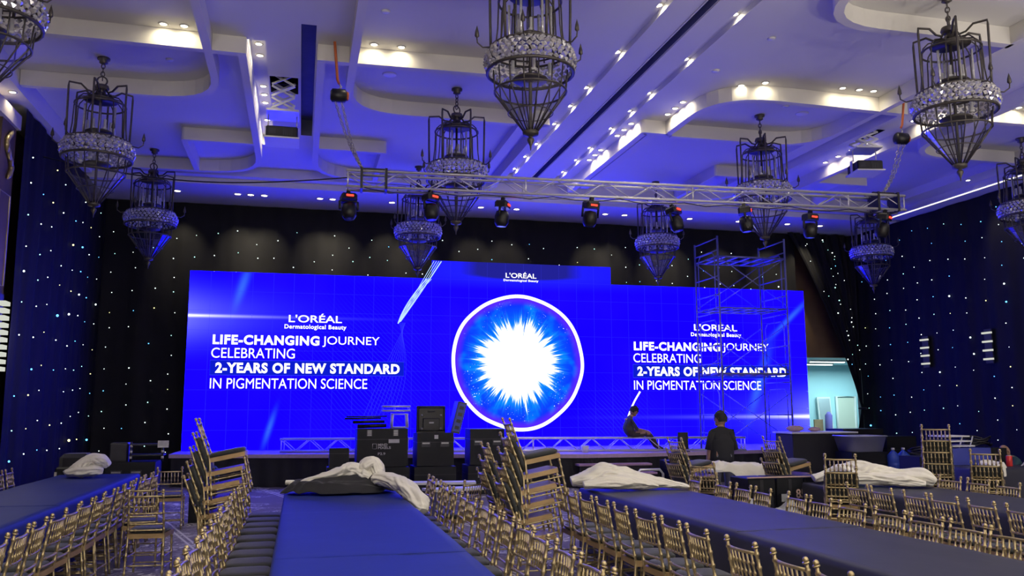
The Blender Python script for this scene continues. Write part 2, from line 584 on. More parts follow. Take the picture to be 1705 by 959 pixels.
def TM(x, y, z, rz=0.0, rx=0.0, ry=0.0):
    return Matrix.Translation((x, y, z)) @ Matrix.Rotation(rz, 4, 'Z') @ Matrix.Rotation(ry, 4, 'Y') @ Matrix.Rotation(rx, 4, 'X')
I4 = Matrix.Identity(4)
ORD = ['first', 'second', 'third', 'fourth', 'fifth', 'sixth', 'seventh', 'eighth', 'ninth', 'tenth', 'eleventh', 'twelfth', 'thirteenth', 'fourteenth', 'fifteenth', 'sixteenth', 'seventeenth', 'eighteenth', 'nineteenth', 'twentieth']

# ================================================================== STRUCTURE
HI, LO = 7.58, 7.30
XL, XR, YB, YF = -5.6, 17.2, 23.9, -8.0
struct('floor', B().box(XL - 1, YF, -0.1, 24, 34, 0.0), 'carpet', 'purple grey carpet with cream swirls and crossing double lines')
struct('wall_left', B().box(XL - 0.2, YF, 0, XL, YB, 8.2), 'brown_wall')
struct('wall_right', B().box(XR, YF, 0, XR + 0.2, YB, 8.2), 'cream_wall')
struct('wall_rear', B().box(XL, YF - 0.2, 0, XR, YF, 8.2), 'paint')
wb = B()
wb.box(XL, YB, 0, 14.9, YB + 0.2, 8.2)
wb.box(14.9, YB, 3.35, XR, YB + 0.2, 8.2)
struct('wall_back', wb, 'brown_wall')

def plate(b, x0, x1, y0, y1, z, holes):
    xs = sorted({x0, x1, *[v for h in holes for v in h[:2]]})
    ys = sorted({y0, y1, *[v for h in holes for v in h[2:4]]})
    for i in range(len(xs) - 1):
        for j in range(len(ys) - 1):
            cx, cy = (xs[i] + xs[i + 1]) / 2, (ys[j] + ys[j + 1]) / 2
            if any(h[0] < cx < h[1] and h[2] < cy < h[3] for h in holes):
                continue
            b._add([(xs[i], ys[j], z), (xs[i], ys[j + 1], z), (xs[i + 1], ys[j + 1], z), (xs[i + 1], ys[j], z)], [(0, 1, 2, 3)])
AXES = (-0.45, 11.65)
STRIPS = [(4.89, 5.05, -7.0, 20.4, 0.10), (6.13, 6.29, -7.0, 20.4, 0.10)]
SLOTS = [(5.53, 5.67, -7.0, 20.6, 0.30), (-0.16, 0.07, 12.72, 18.2, 0.35), (11.36, 11.59, 17.9, 19.2, 0.3)]
LAMPSLOT = [(-0.99, -0.72, 13.47, 19.05, 0.22)]
LIFT = [(-0.70, -0.21, 14.95, 15.75, 0.5), (11.25, 11.85, 15.0, 15.7, 0.5)]
HOLES = STRIPS + SLOTS + LAMPSLOT + LIFT
cb = B()
plate(cb, XL, XR, YF, YB, HI, HOLES)
def well(b, h, z=HI):
    x0, x1, y0, y1, d = h
    q = z + d
    b._add([(x0, y0, q), (x1, y0, q), (x1, y1, q), (x0, y1, q)], [(0, 3, 2, 1)])
    for a, c in (((x0, y0), (x1, y0)), ((x1, y0), (x1, y1)), ((x1, y1), (x0, y1)), ((x0, y1), (x0, y0))):
        b._add([(a[0], a[1], z), (c[0], c[1], z), (c[0], c[1], q), (a[0], a[1], q)], [(0, 1, 2, 3)])
for h in STRIPS + LAMPSLOT:
    well(cb, h)
ceiling = struct('ceiling', cb, 'paint', 'off-white ceiling of raised bays, curved ribs and lit coves')
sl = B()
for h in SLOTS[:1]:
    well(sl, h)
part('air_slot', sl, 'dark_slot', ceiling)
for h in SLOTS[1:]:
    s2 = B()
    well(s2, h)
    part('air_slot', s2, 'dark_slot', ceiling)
for h in LIFT:
    s2 = B()
    well(s2, h)
    part('lift_shaft', s2, 'black_plastic', ceiling)
# thin raised rims beside the central air slot
for x in (5.50, 5.68):
    part('slot_rim', B().box(x, -7, HI - 0.02, x + 0.02, 20.6, HI - 0.001), 'ribpaint', ceiling)

def rounded(path, rad, n=7):
    """polyline with rounded corners; rad per inner vertex"""
    out = [Vector(path[0])]
    for i in range(1, len(path) - 1):
        p, a, c = Vector(path[i]), Vector(path[i - 1]), Vector(path[i + 1])
        r = rad[i - 1]
        if r <= 0.001:
            out.append(p)
            continue
        p0 = p + (a - p).normalized() * r
        p1 = p + (c - p).normalized() * r
        for k in range(n + 1):
            t = k / n
            out.append(p0 * (1 - t) ** 2 + p * 2 * t * (1 - t) + p1 * t ** 2)
    out.append(Vector(path[-1]))
    return out
def rib(path, rad, w, z0=LO, z1=HI - 0.002, name='ceiling_rib'):
    pts = rounded([(p[0], p[1]) for p in path], rad)
    L, Rr = [], []
    for i, p in enumerate(pts):
        d0 = (p - pts[i - 1]).normalized() if i else None
        d1 = (pts[i + 1] - p).normalized() if i < len(pts) - 1 else None
        d = ((d0 or d1) + (d1 or d0)).normalized()
        nrm = Vector((-d.y, d.x))
        sc = 1.0
        if d0 and d1:
            sc = 1 / max(0.6, nrm.dot(Vector((-d0.y, d0.x))))
        L.append(p + nrm * w / 2 * sc)
        Rr.append(p - nrm * w / 2 * sc)
    b = B()
    n = len(pts)
    vs = [(p.x, p.y, z) for z in (z0, z1) for p in L + Rr]
    fs = []
    for i in range(n - 1):
        fs += [(i, i + 1, n + i + 1, n + i), (i, 2 * n + i, 2 * n + i + 1, i + 1), (n + i, n + i + 1, 3 * n + i + 1, 3 * n + i)]
    fs += [(0, n, 3 * n, 2 * n), (n - 1, 3 * n - 1, 4 * n - 1, 2 * n - 1)]
    b._add(vs, fs)
    return part(name, b, 'ribpaint', ceiling)
for a in AXES:
    for s in (-1, 1):
        X = lambda d: a + s * d
        rib([(X(1.12), YF + 1), (X(1.12), 15.70), (X(4.40), 15.70)], [1.15], 0.13)
        rib([(X(0.55), 13.46), (X(4.50), 13.36), (X(4.50), 15.62), (X(5.02), 15.62), (X(5.02), 20.5)], [1.15, 0.02, 0.02], 0.14, LO + 0.006)
        rib([(X(0.61), 13.46), (X(0.61), 20.55), (X(5.02), 20.75)], [1.3], 0.13, LO + 0.003)
        rib([(X(0.66), 18.25), (X(2.06), 18.25), (X(2.06), 20.62)], [0.02], 0.12, LO + 0.009)
        rib([(X(4.60), YF + 1), (X(4.60), 10.35), (X(1.12), 10.35)], [1.1], 0.14)
# stepped mouldings beside the right-hand axis and toward the walls
rib([(10.68, 13.6), (10.68, 20.5)], [], 0.36, LO + 0.14)
rib([(6.98, 15.9), (6.98, 20.5)], [], 0.22, LO + 0.12)
rib([(4.22, 15.9), (4.22, 20.5)], [], 0.22, LO + 0.12)
# perimeter soffits and cornices
def soff(n, x0, y0, z0, x1, y1, z1, m='paint', label=None):
    return struct(n, B().box(x0, y0, z0, x1, y1, z1), m, label)
soff('trim_1', XL, 21.30, 7.19, XR, 23.88, HI - 0.003, 'paint', 'low plaster soffit over the star curtain behind the screen')
soff('trim_2', XL, 21.00, 7.34, XR, 21.298, HI - 0.003, 'ribpaint', 'stepped plaster cornice in front of the rear soffit')
soff('trim_3', XL + 0.002, YF, 7.22, -4.86, 20.998, HI - 0.003, 'ribpaint', 'plaster cornice along the left wall')
soff('trim_4', XL + 0.002, YF, 7.02, -5.25, 16.3, 7.218, 'cream_wall', 'lower cream cornice step above the left wall panels')
soff('trim_5', 15.75, YF, 7.36, XR - 0.002, 20.998, HI - 0.003, 'paint', 'plaster soffit along the right wall')
soff('trim_6', 16.32, YF, 7.20, XR - 0.002, 20.998, 7.358, 'ribpaint', 'lit cornice strip above the right star curtain')
soff('trim_7', XL + 0.002, 22.9, 6.98, XR - 0.002, 23.1, 7.188, 'dark_wall', 'dark curtain pelmet under the rear soffit') if False else None

# ------------------------------------------------------------------ downlights
trim_me = B().lathe([(0.052, 0.0), (0.075, 0.0), (0.075, -0.008), (0.052, -0.012)], 14, cap=False).mesh('trim_ring', 'ribpaint')
lens_me = B().lathe([(0.0, -0.004), (0.052, -0.004)], 14).mesh('lens', 'lit')
DLSPEC = [('trim_ring', trim_me, I4, None, None), ('lens', lens_me, I4, None, None)]
def downlight(x, y, z, label, group, watts, aim=(0, 0, -1), size=70, scale=1.0, col=WARM):
    t = spawn('recessed_downlight', DLSPEC, label, 'ceiling light', Matrix.Translation((x, y, z)) @ Matrix.Scale(scale, 4), group)
    lamp('downlight_lamp', 'SPOT', (x, y, z - 0.03), watts, col, aim=aim, spot_size=R(size), spot_blend=0.8, shadow_soft_size=0.06)
    return t
for k, y in enumerate((13.66, 14.12, 14.6, 16.05, 16.5, 16.95, 18.0, 18.45, 18.85)):
    downlight(-0.855, y, HI + 0.22 - 0.002, 'recessed downlight in the lit ceiling slot, %s from the camera' % ORD[k], 'downlights in the left ceiling slot', COVE_W * 0.6, (-0.25, 0, -1), 165)
for si, (sx, nm) in enumerate(((4.97, 'left'), (6.21, 'right'))):
    for k, y in enumerate((9.4, 11.05, 12.77, 14.4, 15.4, 16.5, 17.9, 18.9, 19.95)):
        downlight(sx, y, HI + 0.098, 'recessed downlight in the %s long ceiling strip, %s from the camera' % (nm, ORD[k]), 'downlights in the two long ceiling strips', COVE_W * 1.7, (0, 0, -1), 174, 1.1)
COVES = [
    ('left bay near the left wall', [(-2.2, 13.2), (-1.9, 13.2)], (0, 0.55, -1)),
    ('bay above the second chandelier from the left', [(0.98, 13.2), (1.42, 13.2)], (0, 0.55, -1)),
    ('curved bay right of the centre strips', [(7.62, 13.42), (7.98, 13.2)], (0.3, 0.5, -1)),
    ('bay corner left of the nearest right chandelier', [(9.5, 13.1), (9.85, 13.1), (10.15, 13.1)], (0, 0.55, -1)),
    ('short cove leg right of the centre strips', [(6.95, 14.45), (6.95, 14.8), (6.95, 15.15)], (0.55, 0, -1)),
    ('middle cove leg right of the centre strips', [(6.45, 15.85), (6.45, 16.25), (6.45, 16.65)], (0.55, 0, -1)),
    ('far cove leg right of the centre strips', [(6.45, 17.7), (6.45, 18.1), (6.45, 18.5)], (0.55, 0, -1)),
    ('far cove leg left of the centre strips', [(4.75, 17.2), (4.75, 18.6), (4.75, 19.6)], (-0.55, 0, -1)),
    ('cove behind the right projector lift', [(12.02, 13.8), (12.02, 14.35), (12.02, 15.9), (12.02, 16.4), (12.02, 16.9), (12.02, 17.4)], (0.55, 0, -1)),
    ('curved bay at the top of the picture', [(6.95, 9.3), (7.15, 9.75)], (-0.3, 0.4, -1)),
    ('bay behind the nearest right chandelier', [(13.0, 13.2), (13.5, 13.2), (14.0, 13.2)], (0, 0.55, -1)),
]
for nm, pts, aim in COVES:
    for k, (x, y) in enumerate(pts):
        downlight(x, y, HI - 0.001, 'recessed downlight in the %s, %s of its run' % (nm, ORD[k]), 'cove downlights', COVE_W, aim, 160)
for k, (x, s) in enumerate(((-3.14, 1), (-1.7, 1), (-1.38, .7), (-1.05, 1), (0.34, 1), (0.66, .8), (0.98, .8), (2.2, 1), (2.9, 1), (4.6, .8), (5.6, .8), (8.17, 1), (8.75, 1), (10.27, 1), (10.75, .8), (12.3, 1), (13.9, 1.2), (15.0, 1.2))):
    downlight(x, 22.15, 7.188, 'recessed downlight in the soffit over the screen, %s from the left' % ORD[k], 'soffit downlights over the screen', BACK_W * s, (0, 0.95, -1), 50, 1.5)
for k, y in enumerate((14.2, 15.2, 17.3)):
    downlight(15.95, y, 7.358, 'recessed downlight in the cornice over the right star curtain, %s from the camera' % ORD[k], 'right cornice downlights', BACK_W * 0.45, (0.6, 0, -1), 60)
for k, y in enumerate((13.6, 14.6, 15.8)):
    downlight(-5.0, y, 7.218, 'recessed downlight in the cornice over the left wall, %s from the camera' % ORD[k], 'left cornice downlights', BACK_W * 0.3, (-0.35, 0, -1), 120)
cs = thing('cove_light_strip', 'lit cove strip along the cornice above the right star curtain', 'cove light', (16.30, 15.0, 7.19))
part('strip_housing', B().box(-0.03, -6.0, -0.02, 0.05, 5.9, 0.0095), 'white', cs)
part('strip_diffuser', B().box(-0.025, -5.98, -0.032, 0.04, 5.88, -0.0205), 'lit_strip', cs)
# small unlit ceiling fittings
fit_me = B().lathe([(0.0, -0.02), (0.05, -0.02), (0.07, 0.0)], 12).mesh('ceiling_fitting', 'white')
for lb, x, y in (('left of the strap', -0.55, 11.6), ('above the central bay', 1.05, 12.0), ('between the left bay and the air slot', -2.3, 14.6), ('right of the twin strips', 6.85, 12.9), ('in the right curved bay', 9.0, 14.2), ('between the chandelier and the right strips', 7.1, 11.5)):
    tag(link('ceiling_detector', fit_me, None, (x, y, HI - 0.0005)), 'small round ceiling fitting ' + lb, 'ceiling fitting', 'unlit ceiling fittings')
spk_me = B().lathe([(0.0, -0.012), (0.11, -0.012), (0.13, 0.0)], 18).mesh('ceiling_speaker', 'white')
for lb, x, y in (('beside the central chandelier mount', 1.35, 14.4), ('beside the right middle chandelier mount', 9.55, 14.5), ('in the near right bay', 9.6, 9.2)):
    tag(link('ceiling_speaker', spk_me, None, (x, y, HI - 0.0005)), 'round flush ceiling speaker ' + lb, 'speaker', 'flush ceiling speakers')

# ------------------------------------------------------------------ left wall details
wl = thing('wall_pilaster', 'dark wall pilaster with brown panel and gilt ornament at the left edge', 'wall panel', (XL, 16.0, 0))
part('shaft', B().box(0.002, -2.2, 0, 0.42, -0.25, 6.75), 'dark_wall', wl)
part('panel', B().box(0.002, -0.25, 0, 0.50, 0.48, 6.75), 'brown_wall', wl)
part('capital', B().box(0.002, -2.3, 6.751, 0.56, 0.52, 7.015), 'cream_wall', wl)
for k, z in enumerate((0.4, 3.9)):
    part('panel_moulding', B().tube([(0.505, -0.15, z), (0.505, 0.40, z), (0.505, 0.40, z + 1.6), (0.505, -0.15, z + 1.6)], 0.02, 6, closed=True), 'gold', wl)
orn = B()
for k in range(7):
    t = k * 0.9
    orn.tube([(0.53, 0.12 + 0.16 * math.sin(t + q * 0.35), 5.75 + 0.11 * k + q * 0.06) for q in range(5)], [0.015, 0.04, 0.05, 0.04, 0.015], 6)
o = part('carved_ornament', orn, 'gold', wl)
o['kind'] = 'stuff'
sc = thing('wall_sconce', 'lit wall sconce of stacked glass bars at the left edge', 'wall lamp', (XL + 0.502, 16.2, 0))
part('backplate', B().box(0.0, -0.16, 2.3, 0.04, 0.2, 3.75), 'iron', sc)
for k in range(10):
    part('glass_bar', B().box(0.041, -0.10, 2.42 + k * 0.125, 0.16, 0.16, 2.49 + k * 0.125), 'lit_sconce', sc)
lamp('sconce_lamp', 'POINT', (XL + 0.95, 16.1, 3.05), 25, (1.0, 0.92, 0.75), shadow_soft_size=0.2)

# ================================================================== BACK ROOM SEEN THROUGH THE OPENING
rm = B()
rm.box(15.0, 29.0, 0, 25, 29.2, 3.7)
rm.box(25, 24.1, 0, 25.2, 29.2, 3.7)
rm.box(14.6, 24.1, 0, 14.8, 29.2, 3.7)
struct('wall_service_room', rm, 'room_wall')
struct('ceiling_service_room', B().box(14.6, 24.1, 3.4, 25, 29.2, 3.6), 'room_wall')
rd = struct('door_1', B().box(19.95, 28.94, 0, 20.65, 28.99, 2.15), 'room_door', 'pale door in the bright room behind the opening')
part('door_frame', B().tube([(19.90, 28.95, 0), (19.90, 28.95, 2.2), (20.70, 28.95, 2.2), (20.70, 28.95, 0)], 0.05, 4), 'white', rd)
wm = thing('leaning_mirror', 'tall mirror leaning on the wall of the bright room', 'mirror', (19.30, 28.6, 0))
part('frame', B().box(-0.28, 0.05, 0, 0.28, 0.12, 2.2, Matrix.Rotation(R(-6), 4, 'X')), 'white', wm)
part('glass', B().box(-0.23, 0.03, 0.05, 0.23, 0.045, 2.14, Matrix.Rotation(R(-6), 4, 'X')), 'mirror', wm)
tag(part('rolled_fabric', B().tube([(19.00, 28.2, 0), (19.00, 28.2, 0.8), (19.02, 28.2, 1.5), (19.04, 28.22, 1.62)], [0.12, 0.13, 0.13, 0.05], 10), 'purple', None), 'purple fabric roll standing in the bright room', 'fabric roll')
tag(part('board_panel', B().box(18.48, 28.3, 0, 18.84, 28.36, 1.35), 'cardboard', None), 'brown board leaning in the bright room', 'board')
for k, (x, y) in enumerate(((17.6, 26.0), (18.2, 27.6))):
    tl = thing('ceiling_tube_light', 'lit tube light on the ceiling of the bright room, %s one' % ('nearer', 'farther')[k], 'ceiling light', (x, y, 3.4), group='tube lights in the bright room')
    part('housing', B().box(-0.7, -0.06, -0.06, 0.7, 0.06, -0.002), 'white', tl)
    part('tube', B().box(-0.66, -0.04, -0.085, 0.66, 0.04, -0.061), 'lit_soft', tl)
lamp('room_lamp', 'AREA', (19.5, 26.8, 3.2), 150, (0.62, 0.95, 1.0), aim=(0, 0, -1), size=2.5)

# ================================================================== STAR CURTAINS
def fold(u, seed, amp):
    g = 0.35 + 0.9 * abs(mnoise.noise((u * 0.45, seed * 3.1, 4)))
    return amp * (math.sin(u * 2 * math.pi / 0.42 + 2.6 * math.sin(u * 1.1 + seed)) * 0.55 * g + math.sin(u * 2 * math.pi / 1.15 + seed + 1.5 * math.sin(u * 0.7)) * 0.6 + 0.9 * mnoise.noise((u * 0.8, seed, 0)))
def curtain(name, label, p0, p1, nrm, z0, z1, seed, amp=0.04, zfun=None):
    L = (Vector(p1) - Vector(p0)).length
    nu = int(L / 0.045)
    def fn(a, c):
        u = a * L
        q = Vector(p0).lerp(Vector(p1), a) + Vector(nrm) * fold(u, seed, amp) * (0.75 + 0.35 * c) + Vector(nrm) * 0.02 * mnoise.noise((u * 1.3, c * 5, seed))
        return (q.x, q.y, z0 + (z1 - z0) * (1 - c))
    o = part(name, B().grid(nu, 14, fn), 'curtain', None)
    return tag(o, label, 'curtain')
star = {}
for k in ('white', 'blue', 'yellow', 'mint'):
    star[k] = B().ball((0, 0, 0), 0.0115, n=8, k=4).mesh('star_light', 'star_' + k)
def stars(cur, p0, p1, nrm, seed, amp, spots, off=0.03):
    p0, p1, nrm = Vector(p0), Vector(p1), Vector(nrm)
    L = (p1 - p0).length
    for u, z, k, s in spots:
        q = p0.lerp(p1, u / L) + nrm * (fold(u, seed, amp) + off)
        link('star_light', star[k], cur, mat=Matrix.Translation((q.x, q.y, z)) @ Matrix.Scale(s, 4))
def spots(L, z0, z1, du, dz, wts, seed, ok=None, big=0.12):
    r = random.Random(seed)
    out = []
    nu, nz = int(L / du), int((z1 - z0) / dz)
    for i in range(nu):
        sh = r.uniform(-0.3, 0.3) * dz
        for j in range(nz):
            u = (i + 0.5) * du + r.uniform(-0.06, 0.06)
            z = z0 + (j + 0.5) * dz + sh + r.uniform(-0.08, 0.08)
            if r.random() < 0.07 or (ok and not ok(u, z)) or not 0.05 < u < L - 0.05:
                continue
            k = r.choices(('white', 'blue', 'yellow', 'mint'), wts)[0]
            s = r.uniform(0.8, 1.25)
            if r.random() < big:
                s *= 2.0
            out.append((u, z, k, s))
    return out
c1 = curtain('star_curtain', 'black star-lit curtain covering the left wall', (-5.0, 16.55), (-5.0, 23.4), (1, 0), 0.02, 7.19, 1.0)
stars(c1, (-5.0, 16.55), (-5.0, 23.4), (1, 0), 1.0, 0.04, spots(6.85, 0.7, 7.2, 0.80, 0.55, (50, 22, 20, 12), 3, big=0.22), 0.05)
c2 = curtain('star_curtain', 'black star-lit curtain hanging behind the big screen', (-5.02, 23.42), (14.9, 23.42), (0, -1), 0.02, 7.18, 2.0)
stars(c2, (-5.02, 23.42), (14.9, 23.42), (0, -1), 2.0, 0.04, spots(19.9, 0.6, 7.0, 0.5, 0.5, (70, 8, 4, 18), 4, lambda u, z: z > 5.3 + (0.5 if 8.3 < u < 13.6 else 0) or u < 2.1, 0.03), 0.05)
c3 = curtain('star_curtain', 'black star-lit curtain covering the right wall', (16.95, 23.3), (16.95, 9.0), (-1, 0), 0.02, 7.19, 3.0)
stars(c3, (16.95, 23.3), (16.95, 9.0), (-1, 0), 3.0, 0.04, spots(10.0, 0.9, 7.1, 0.62, 0.50, (62, 22, 6, 10), 5, big=0.06), 0.05)
for k, (y, z, lb) in enumerate(((20.28, 2.95, 'nearer the opening'), (18.03, 2.95, 'nearer the right edge'))):
    q = thing('wall_sconce', 'lit four-bar wall sconce on the right star curtain, ' + lb, 'wall lamp', (16.84, y, z), group='sconces on the right curtain')
    part('backplate', B().box(0.0, -0.12, -0.08, 0.03, 0.12, 0.78), 'black_cloth', q)
    for j in range(4):
        part('glass_bar', B().box(-0.05, -0.15, j * 0.22, -0.001, 0.15, j * 0.22 + 0.045), 'lit_sconce', q)
# drape gathered to the right, uncovering the opening
def drape(a, c):
    zt, zk = 7.17, 1.75
    if c < 0.78:
        v = c / 0.78
        z = zt + (zk - zt) * v
        xl = 14.55 + 2.30 * (v ** 0.85)
        xr = 16.88
        wv = 0.10 * (1 - 0.5 * v)
    else:
        v = (c - 0.78) / 0.22
        z = zk * (1 - v) + 0.02
        xl = 16.85 - 0.32 * math.sin(v * math.pi * 0.55)
        xr = 16.88
        wv = 0.05
    x = xl + (xr - xl) * a
    y = 23.22 - wv * (math.sin(a * 46 + c * 2) * 0.5 + math.sin(a * 19) * 0.5) - 0.10 * math.sin(min(c, 0.78) / 0.78 * math.pi) * (1 - a)
    return (x, y, z)
dr = part('gathered_drape', B().grid(70, 40, drape), 'curtain', None)
tag(dr, 'black star-lit drape pulled aside to the right of the screen', 'curtain')
r_ = random.Random(11)
for i in range(34):
    c = 0.03 + 0.6 * (i / 34) ** 1.25
    a = r_.uniform(0.06, 0.95)
    p = drape(a, c)
    link('star_light', star[r_.choices(('white', 'blue', 'mint'), (7, 2, 2))[0]], dr, mat=Matrix.Translation((p[0], p[1] - 0.05, p[2])) @ Matrix.Scale(r_.choice((0.9, 1.0, 1.1, 1.6)), 4))
part('tie_band', B().tube([(16.84 + 0.10 * math.cos(t), 23.18 + 0.12 * math.sin(t), 1.75) for t in [k * math.pi / 8 for k in range(16)]], 0.03, 6, closed=True), 'black_cloth', dr)

# ================================================================== STAGE
poly = [(-2.9, 23.2), (-2.9, 21.3), (2.7, 19.75), (6.2, 18.62), (7.6, 18.62), (11.0, 19.3), (14.85, 20.6), (14.85, 23.2)]
st = thing('stage', 'low stage with purple carpet and black skirt below the screen', 'stage', (0, 0, 0))
part('deck', B().prism(poly, 0.66, 0.745), 'stage_top', st)
pi = [(-2.85, 23.15), (-2.85, 21.34), (2.71, 19.80), (6.22, 18.67), (7.58, 18.67), (10.98, 19.35), (14.80, 20.64), (14.80, 23.15)]
sk = B()
front = pi[1:7]
pts = []
for i in range(len(front) - 1):
    a, c = Vector(front[i]), Vector(front[i + 1])
    n = int((c - a).length / 0.05)
    for k in range(n):
        pts.append(a.lerp(c, k / n))
pts.append(Vector(front[-1]))
def skirt(a, c):
    i = min(len(pts) - 1, int(round(a * (len(pts) - 1))))
    p = pts[i]
    return (p.x, p.y + 0.025 * math.sin(i * 0.8) * (0.4 + c), 0.655 * (1 - c) + 0.005)
part('skirt', B().grid(len(pts) - 1, 3, skirt), 'black_cloth', st)
part('frame', B().box(-2.8, 21.45, 0, 14.7, 23.1, 0.65), 'black_plastic', st)
ss = thing('stage_steps', 'stage steps with purplish treads in front of the stage', 'steps', (6.9, 18.6, 0), R(-3))
for k in range(3):
    z = 0.54 - k * 0.17
    part('tread', B().box(-0.85, -0.33 * (k + 1), z - 0.04, 0.85, -0.33 * k + 0.02, z), 'step_top', ss)
    part('riser', B().box(-0.82, -0.33 * (k + 1) + 0.03, 0, 0.82, -0.33 * (k + 1) + 0.06, z - 0.041), 'black_cloth', ss)

# ================================================================== LED WALL
SY = 22.70
NX, NZ, PX, PZ, SX0, SZ0 = 34, 9, 0.5141, 0.5015, -2.81, 0.752
led = thing('led_video_wall', 'huge blue LED video wall showing a glowing white cell and white lettering', 'screen', (SX0, SY, 0))
pb = B()
pb.box(-PX / 2 + .0015, 0.0, -PZ / 2 + .0015, PX / 2 - .0015, 0.07, PZ / 2 - .0015, None, 1)
pb.m[2] = 0
tile_me = pb.mesh('led_tile', 'screen', 'black_plastic')
sects = []
for nm, c0, c1, rows in (('left_section', 0, 12, 9), ('centre_section', 12, 22, 10), ('right_section', 22, 34, 9)):
    s_ = part(nm, B().box(c0 * PX + 0.03, 0.075, SZ0 + 0.03, c1 * PX - 0.03, 0.16, SZ0 + rows * PZ - 0.03), 'black_plastic', led)
    sects.append(s_)
    for i in range(c0, c1):
        for j in range(rows):
            link('led_tile', tile_me, s_, ((i + 0.5) * PX, 0, SZ0 + (j + 0.5) * PZ))

def text_mesh(name, s, mat, bold=0.0, space=1.0):
    cu = bpy.data.curves.new(name, 'FONT')
    cu.body = s
    cu.offset = bold
    cu.space_character = space
    cu.resolution_u = 6
    ob = bpy.data.objects.new(name, cu)
    COL.objects.link(ob)
    dg = bpy.context.evaluated_depsgraph_get()
    dg.update()
    me = bpy.data.meshes.new_from_object(ob.evaluated_get(dg))
    me.name = name
    bpy.data.objects.remove(ob)
    me.materials.clear()
    me.materials.append(M[mat])
    return me
def text_box(name, s, parent, x0, x1, z0, z1, y, mat='ink', bold=0.0, space=1.0, rx=R(90)):
    """lettering on an upright face, fitted to a box x0..x1, z0..z1 (parent space)"""
    me = text_mesh(name, s, mat, bold, space)
    xs = [v.co.x for v in me.vertices]; ys = [v.co.y for v in me.vertices]
    w_, h_ = max(xs) - min(xs), max(ys) - min(ys)
    sx, sy = (x1 - x0) / w_, (z1 - z0) / h_
    mx, my = min(xs), min(ys)
    for v in me.vertices:
        v.co = ((v.co.x - mx) * sx, (v.co.y - my) * sy, 0)
    me.update()
    return link(name, me, parent, mat=Matrix.Translation((x0, y, z0)) @ Matrix.Rotation(rx, 4, 'X'))
TY = -0.006
def block(dx, dw):
    f = lambda x: (x - SX0)
    q = lambda a, c: (f(dx + a * dw), f(dx + c * dw))
    text_box('lettering', "L'ORÉAL", led, *q(1.86, 3.21), 4.00, 4.235, TY, bold=0.012)
    text_box('lettering', "Dermatological Beauty", led, *q(1.76, 3.33), 3.80, 3.945, TY, bold=0.022, space=1.1)
    text_box('lettering', "LIFE-CHANGING", led, *q(0.02, 2.65), 3.40, 3.65, TY, bold=0.04, space=1.12)
    text_box('lettering', "JOURNEY", led, *q(2.73, 4.20), 3.37, 3.65, TY, bold=0.0)
    text_box('lettering', "CELEBRATING", led, *q(0.0, 2.04), 3.06, 3.315, TY, bold=0.0)
    pl = part('text_plate', B().box(q(-0.02, 0)[0], TY + 0.002, 2.63, q(0, 4.86)[1], TY + 0.003, 3.00), 'plate', led)
    part('plate_outline', B().tube([(q(-0.02, 0)[0], TY, 2.63), (q(0, 4.86)[1], TY, 2.63), (q(0, 4.86)[1], TY, 3.00), (q(-0.02, 0)[0], TY, 3.00)], 0.006, 4, closed=True), 'plate_edge', pl)
    text_box('lettering', "2-YEARS OF NEW STANDARD", led, *q(0.11, 4.74), 2.68, 2.945, TY, bold=0.04, space=1.1)
    text_box('lettering', "IN PIGMENTATION SCIENCE", led, *q(0.0, 3.9), 2.29, 2.55, TY, bold=0.0)
block(-2.21, 1.0)
block(9.14, 1.02)
text_box('lettering', "L'ORÉAL", led, 5.42 - SX0, 6.30 - SX0, 5.36, 5.53, TY, bold=0.012)
text_box('lettering', "Dermatological Beauty", led, 5.36 - SX0, 6.36 - SX0, 5.245, 5.325, TY, bold=0.02, space=1.1)
# ribbon of light lines crossing the screen
def strip(pts, wd, mat, nm):
    b = B()
    for i in range(len(pts) - 1):
        a, c = Vector(pts[i]), Vector(pts[i + 1])
        d = (c - a).normalized()
        n = Vector((-d.y, d.x)) * wd / 2
        b._add([(a.x - n.x - SX0, 0, a.y - n.y), (a.x + n.x - SX0, 0, a.y + n.y), (c.x + n.x - SX0, 0, c.y + n.y), (c.x - n.x - SX0, 0, c.y - n.y)], [(0, 1, 2, 3)])
    o = part(nm, b, mat, led, (0, TY + 0.003, 0))
    return o
for k in range(7):
    t = k / 6
    top = (3.22 + 0.40 * t, 5.25 + (0.5 if 3.22 + .4 * t > 3.36 else 0))
    mid = (2.62 + 0.28 * t, 4.55 + 0.05 * t)
    end = (2.47 + 0.06 * t, 4.02 + 0.06 * t)
    strip([(top[0] * (1 - u) ** 2 + mid[0] * 2 * u * (1 - u) + end[0] * u * u, top[1] * (1 - u) ** 2 + mid[1] * 2 * u * (1 - u) + end[1] * u * u) for u in [q / 10 for q in range(11)]], 0.030 if k in (0, 6) else 0.014, 'ribbon', 'light_ribbon')
for k in range(9):
    t = k / 8
    strip([(2.5 - 0.9 * u * t + 0.2 * math.sin(u * 3 + t), 4.05 - u * (2.2 + 0.5 * t) + 0.25 * t * math.sin(u * 4)) for u in [q / 10 for q in range(11)]], 0.006, 'ribbon_faint', 'fine_light_line')
strip([(9.32, 2.24), (9.15, 1.98), (9.03, 1.75), (8.93, 1.5)], 0.05, 'ink', 'light_ribbon')
strip([(11.87, 5.25), (11.875, 5.0), (11.87, 4.7)], 0.035, 'ribbon', 'light_ribbon')

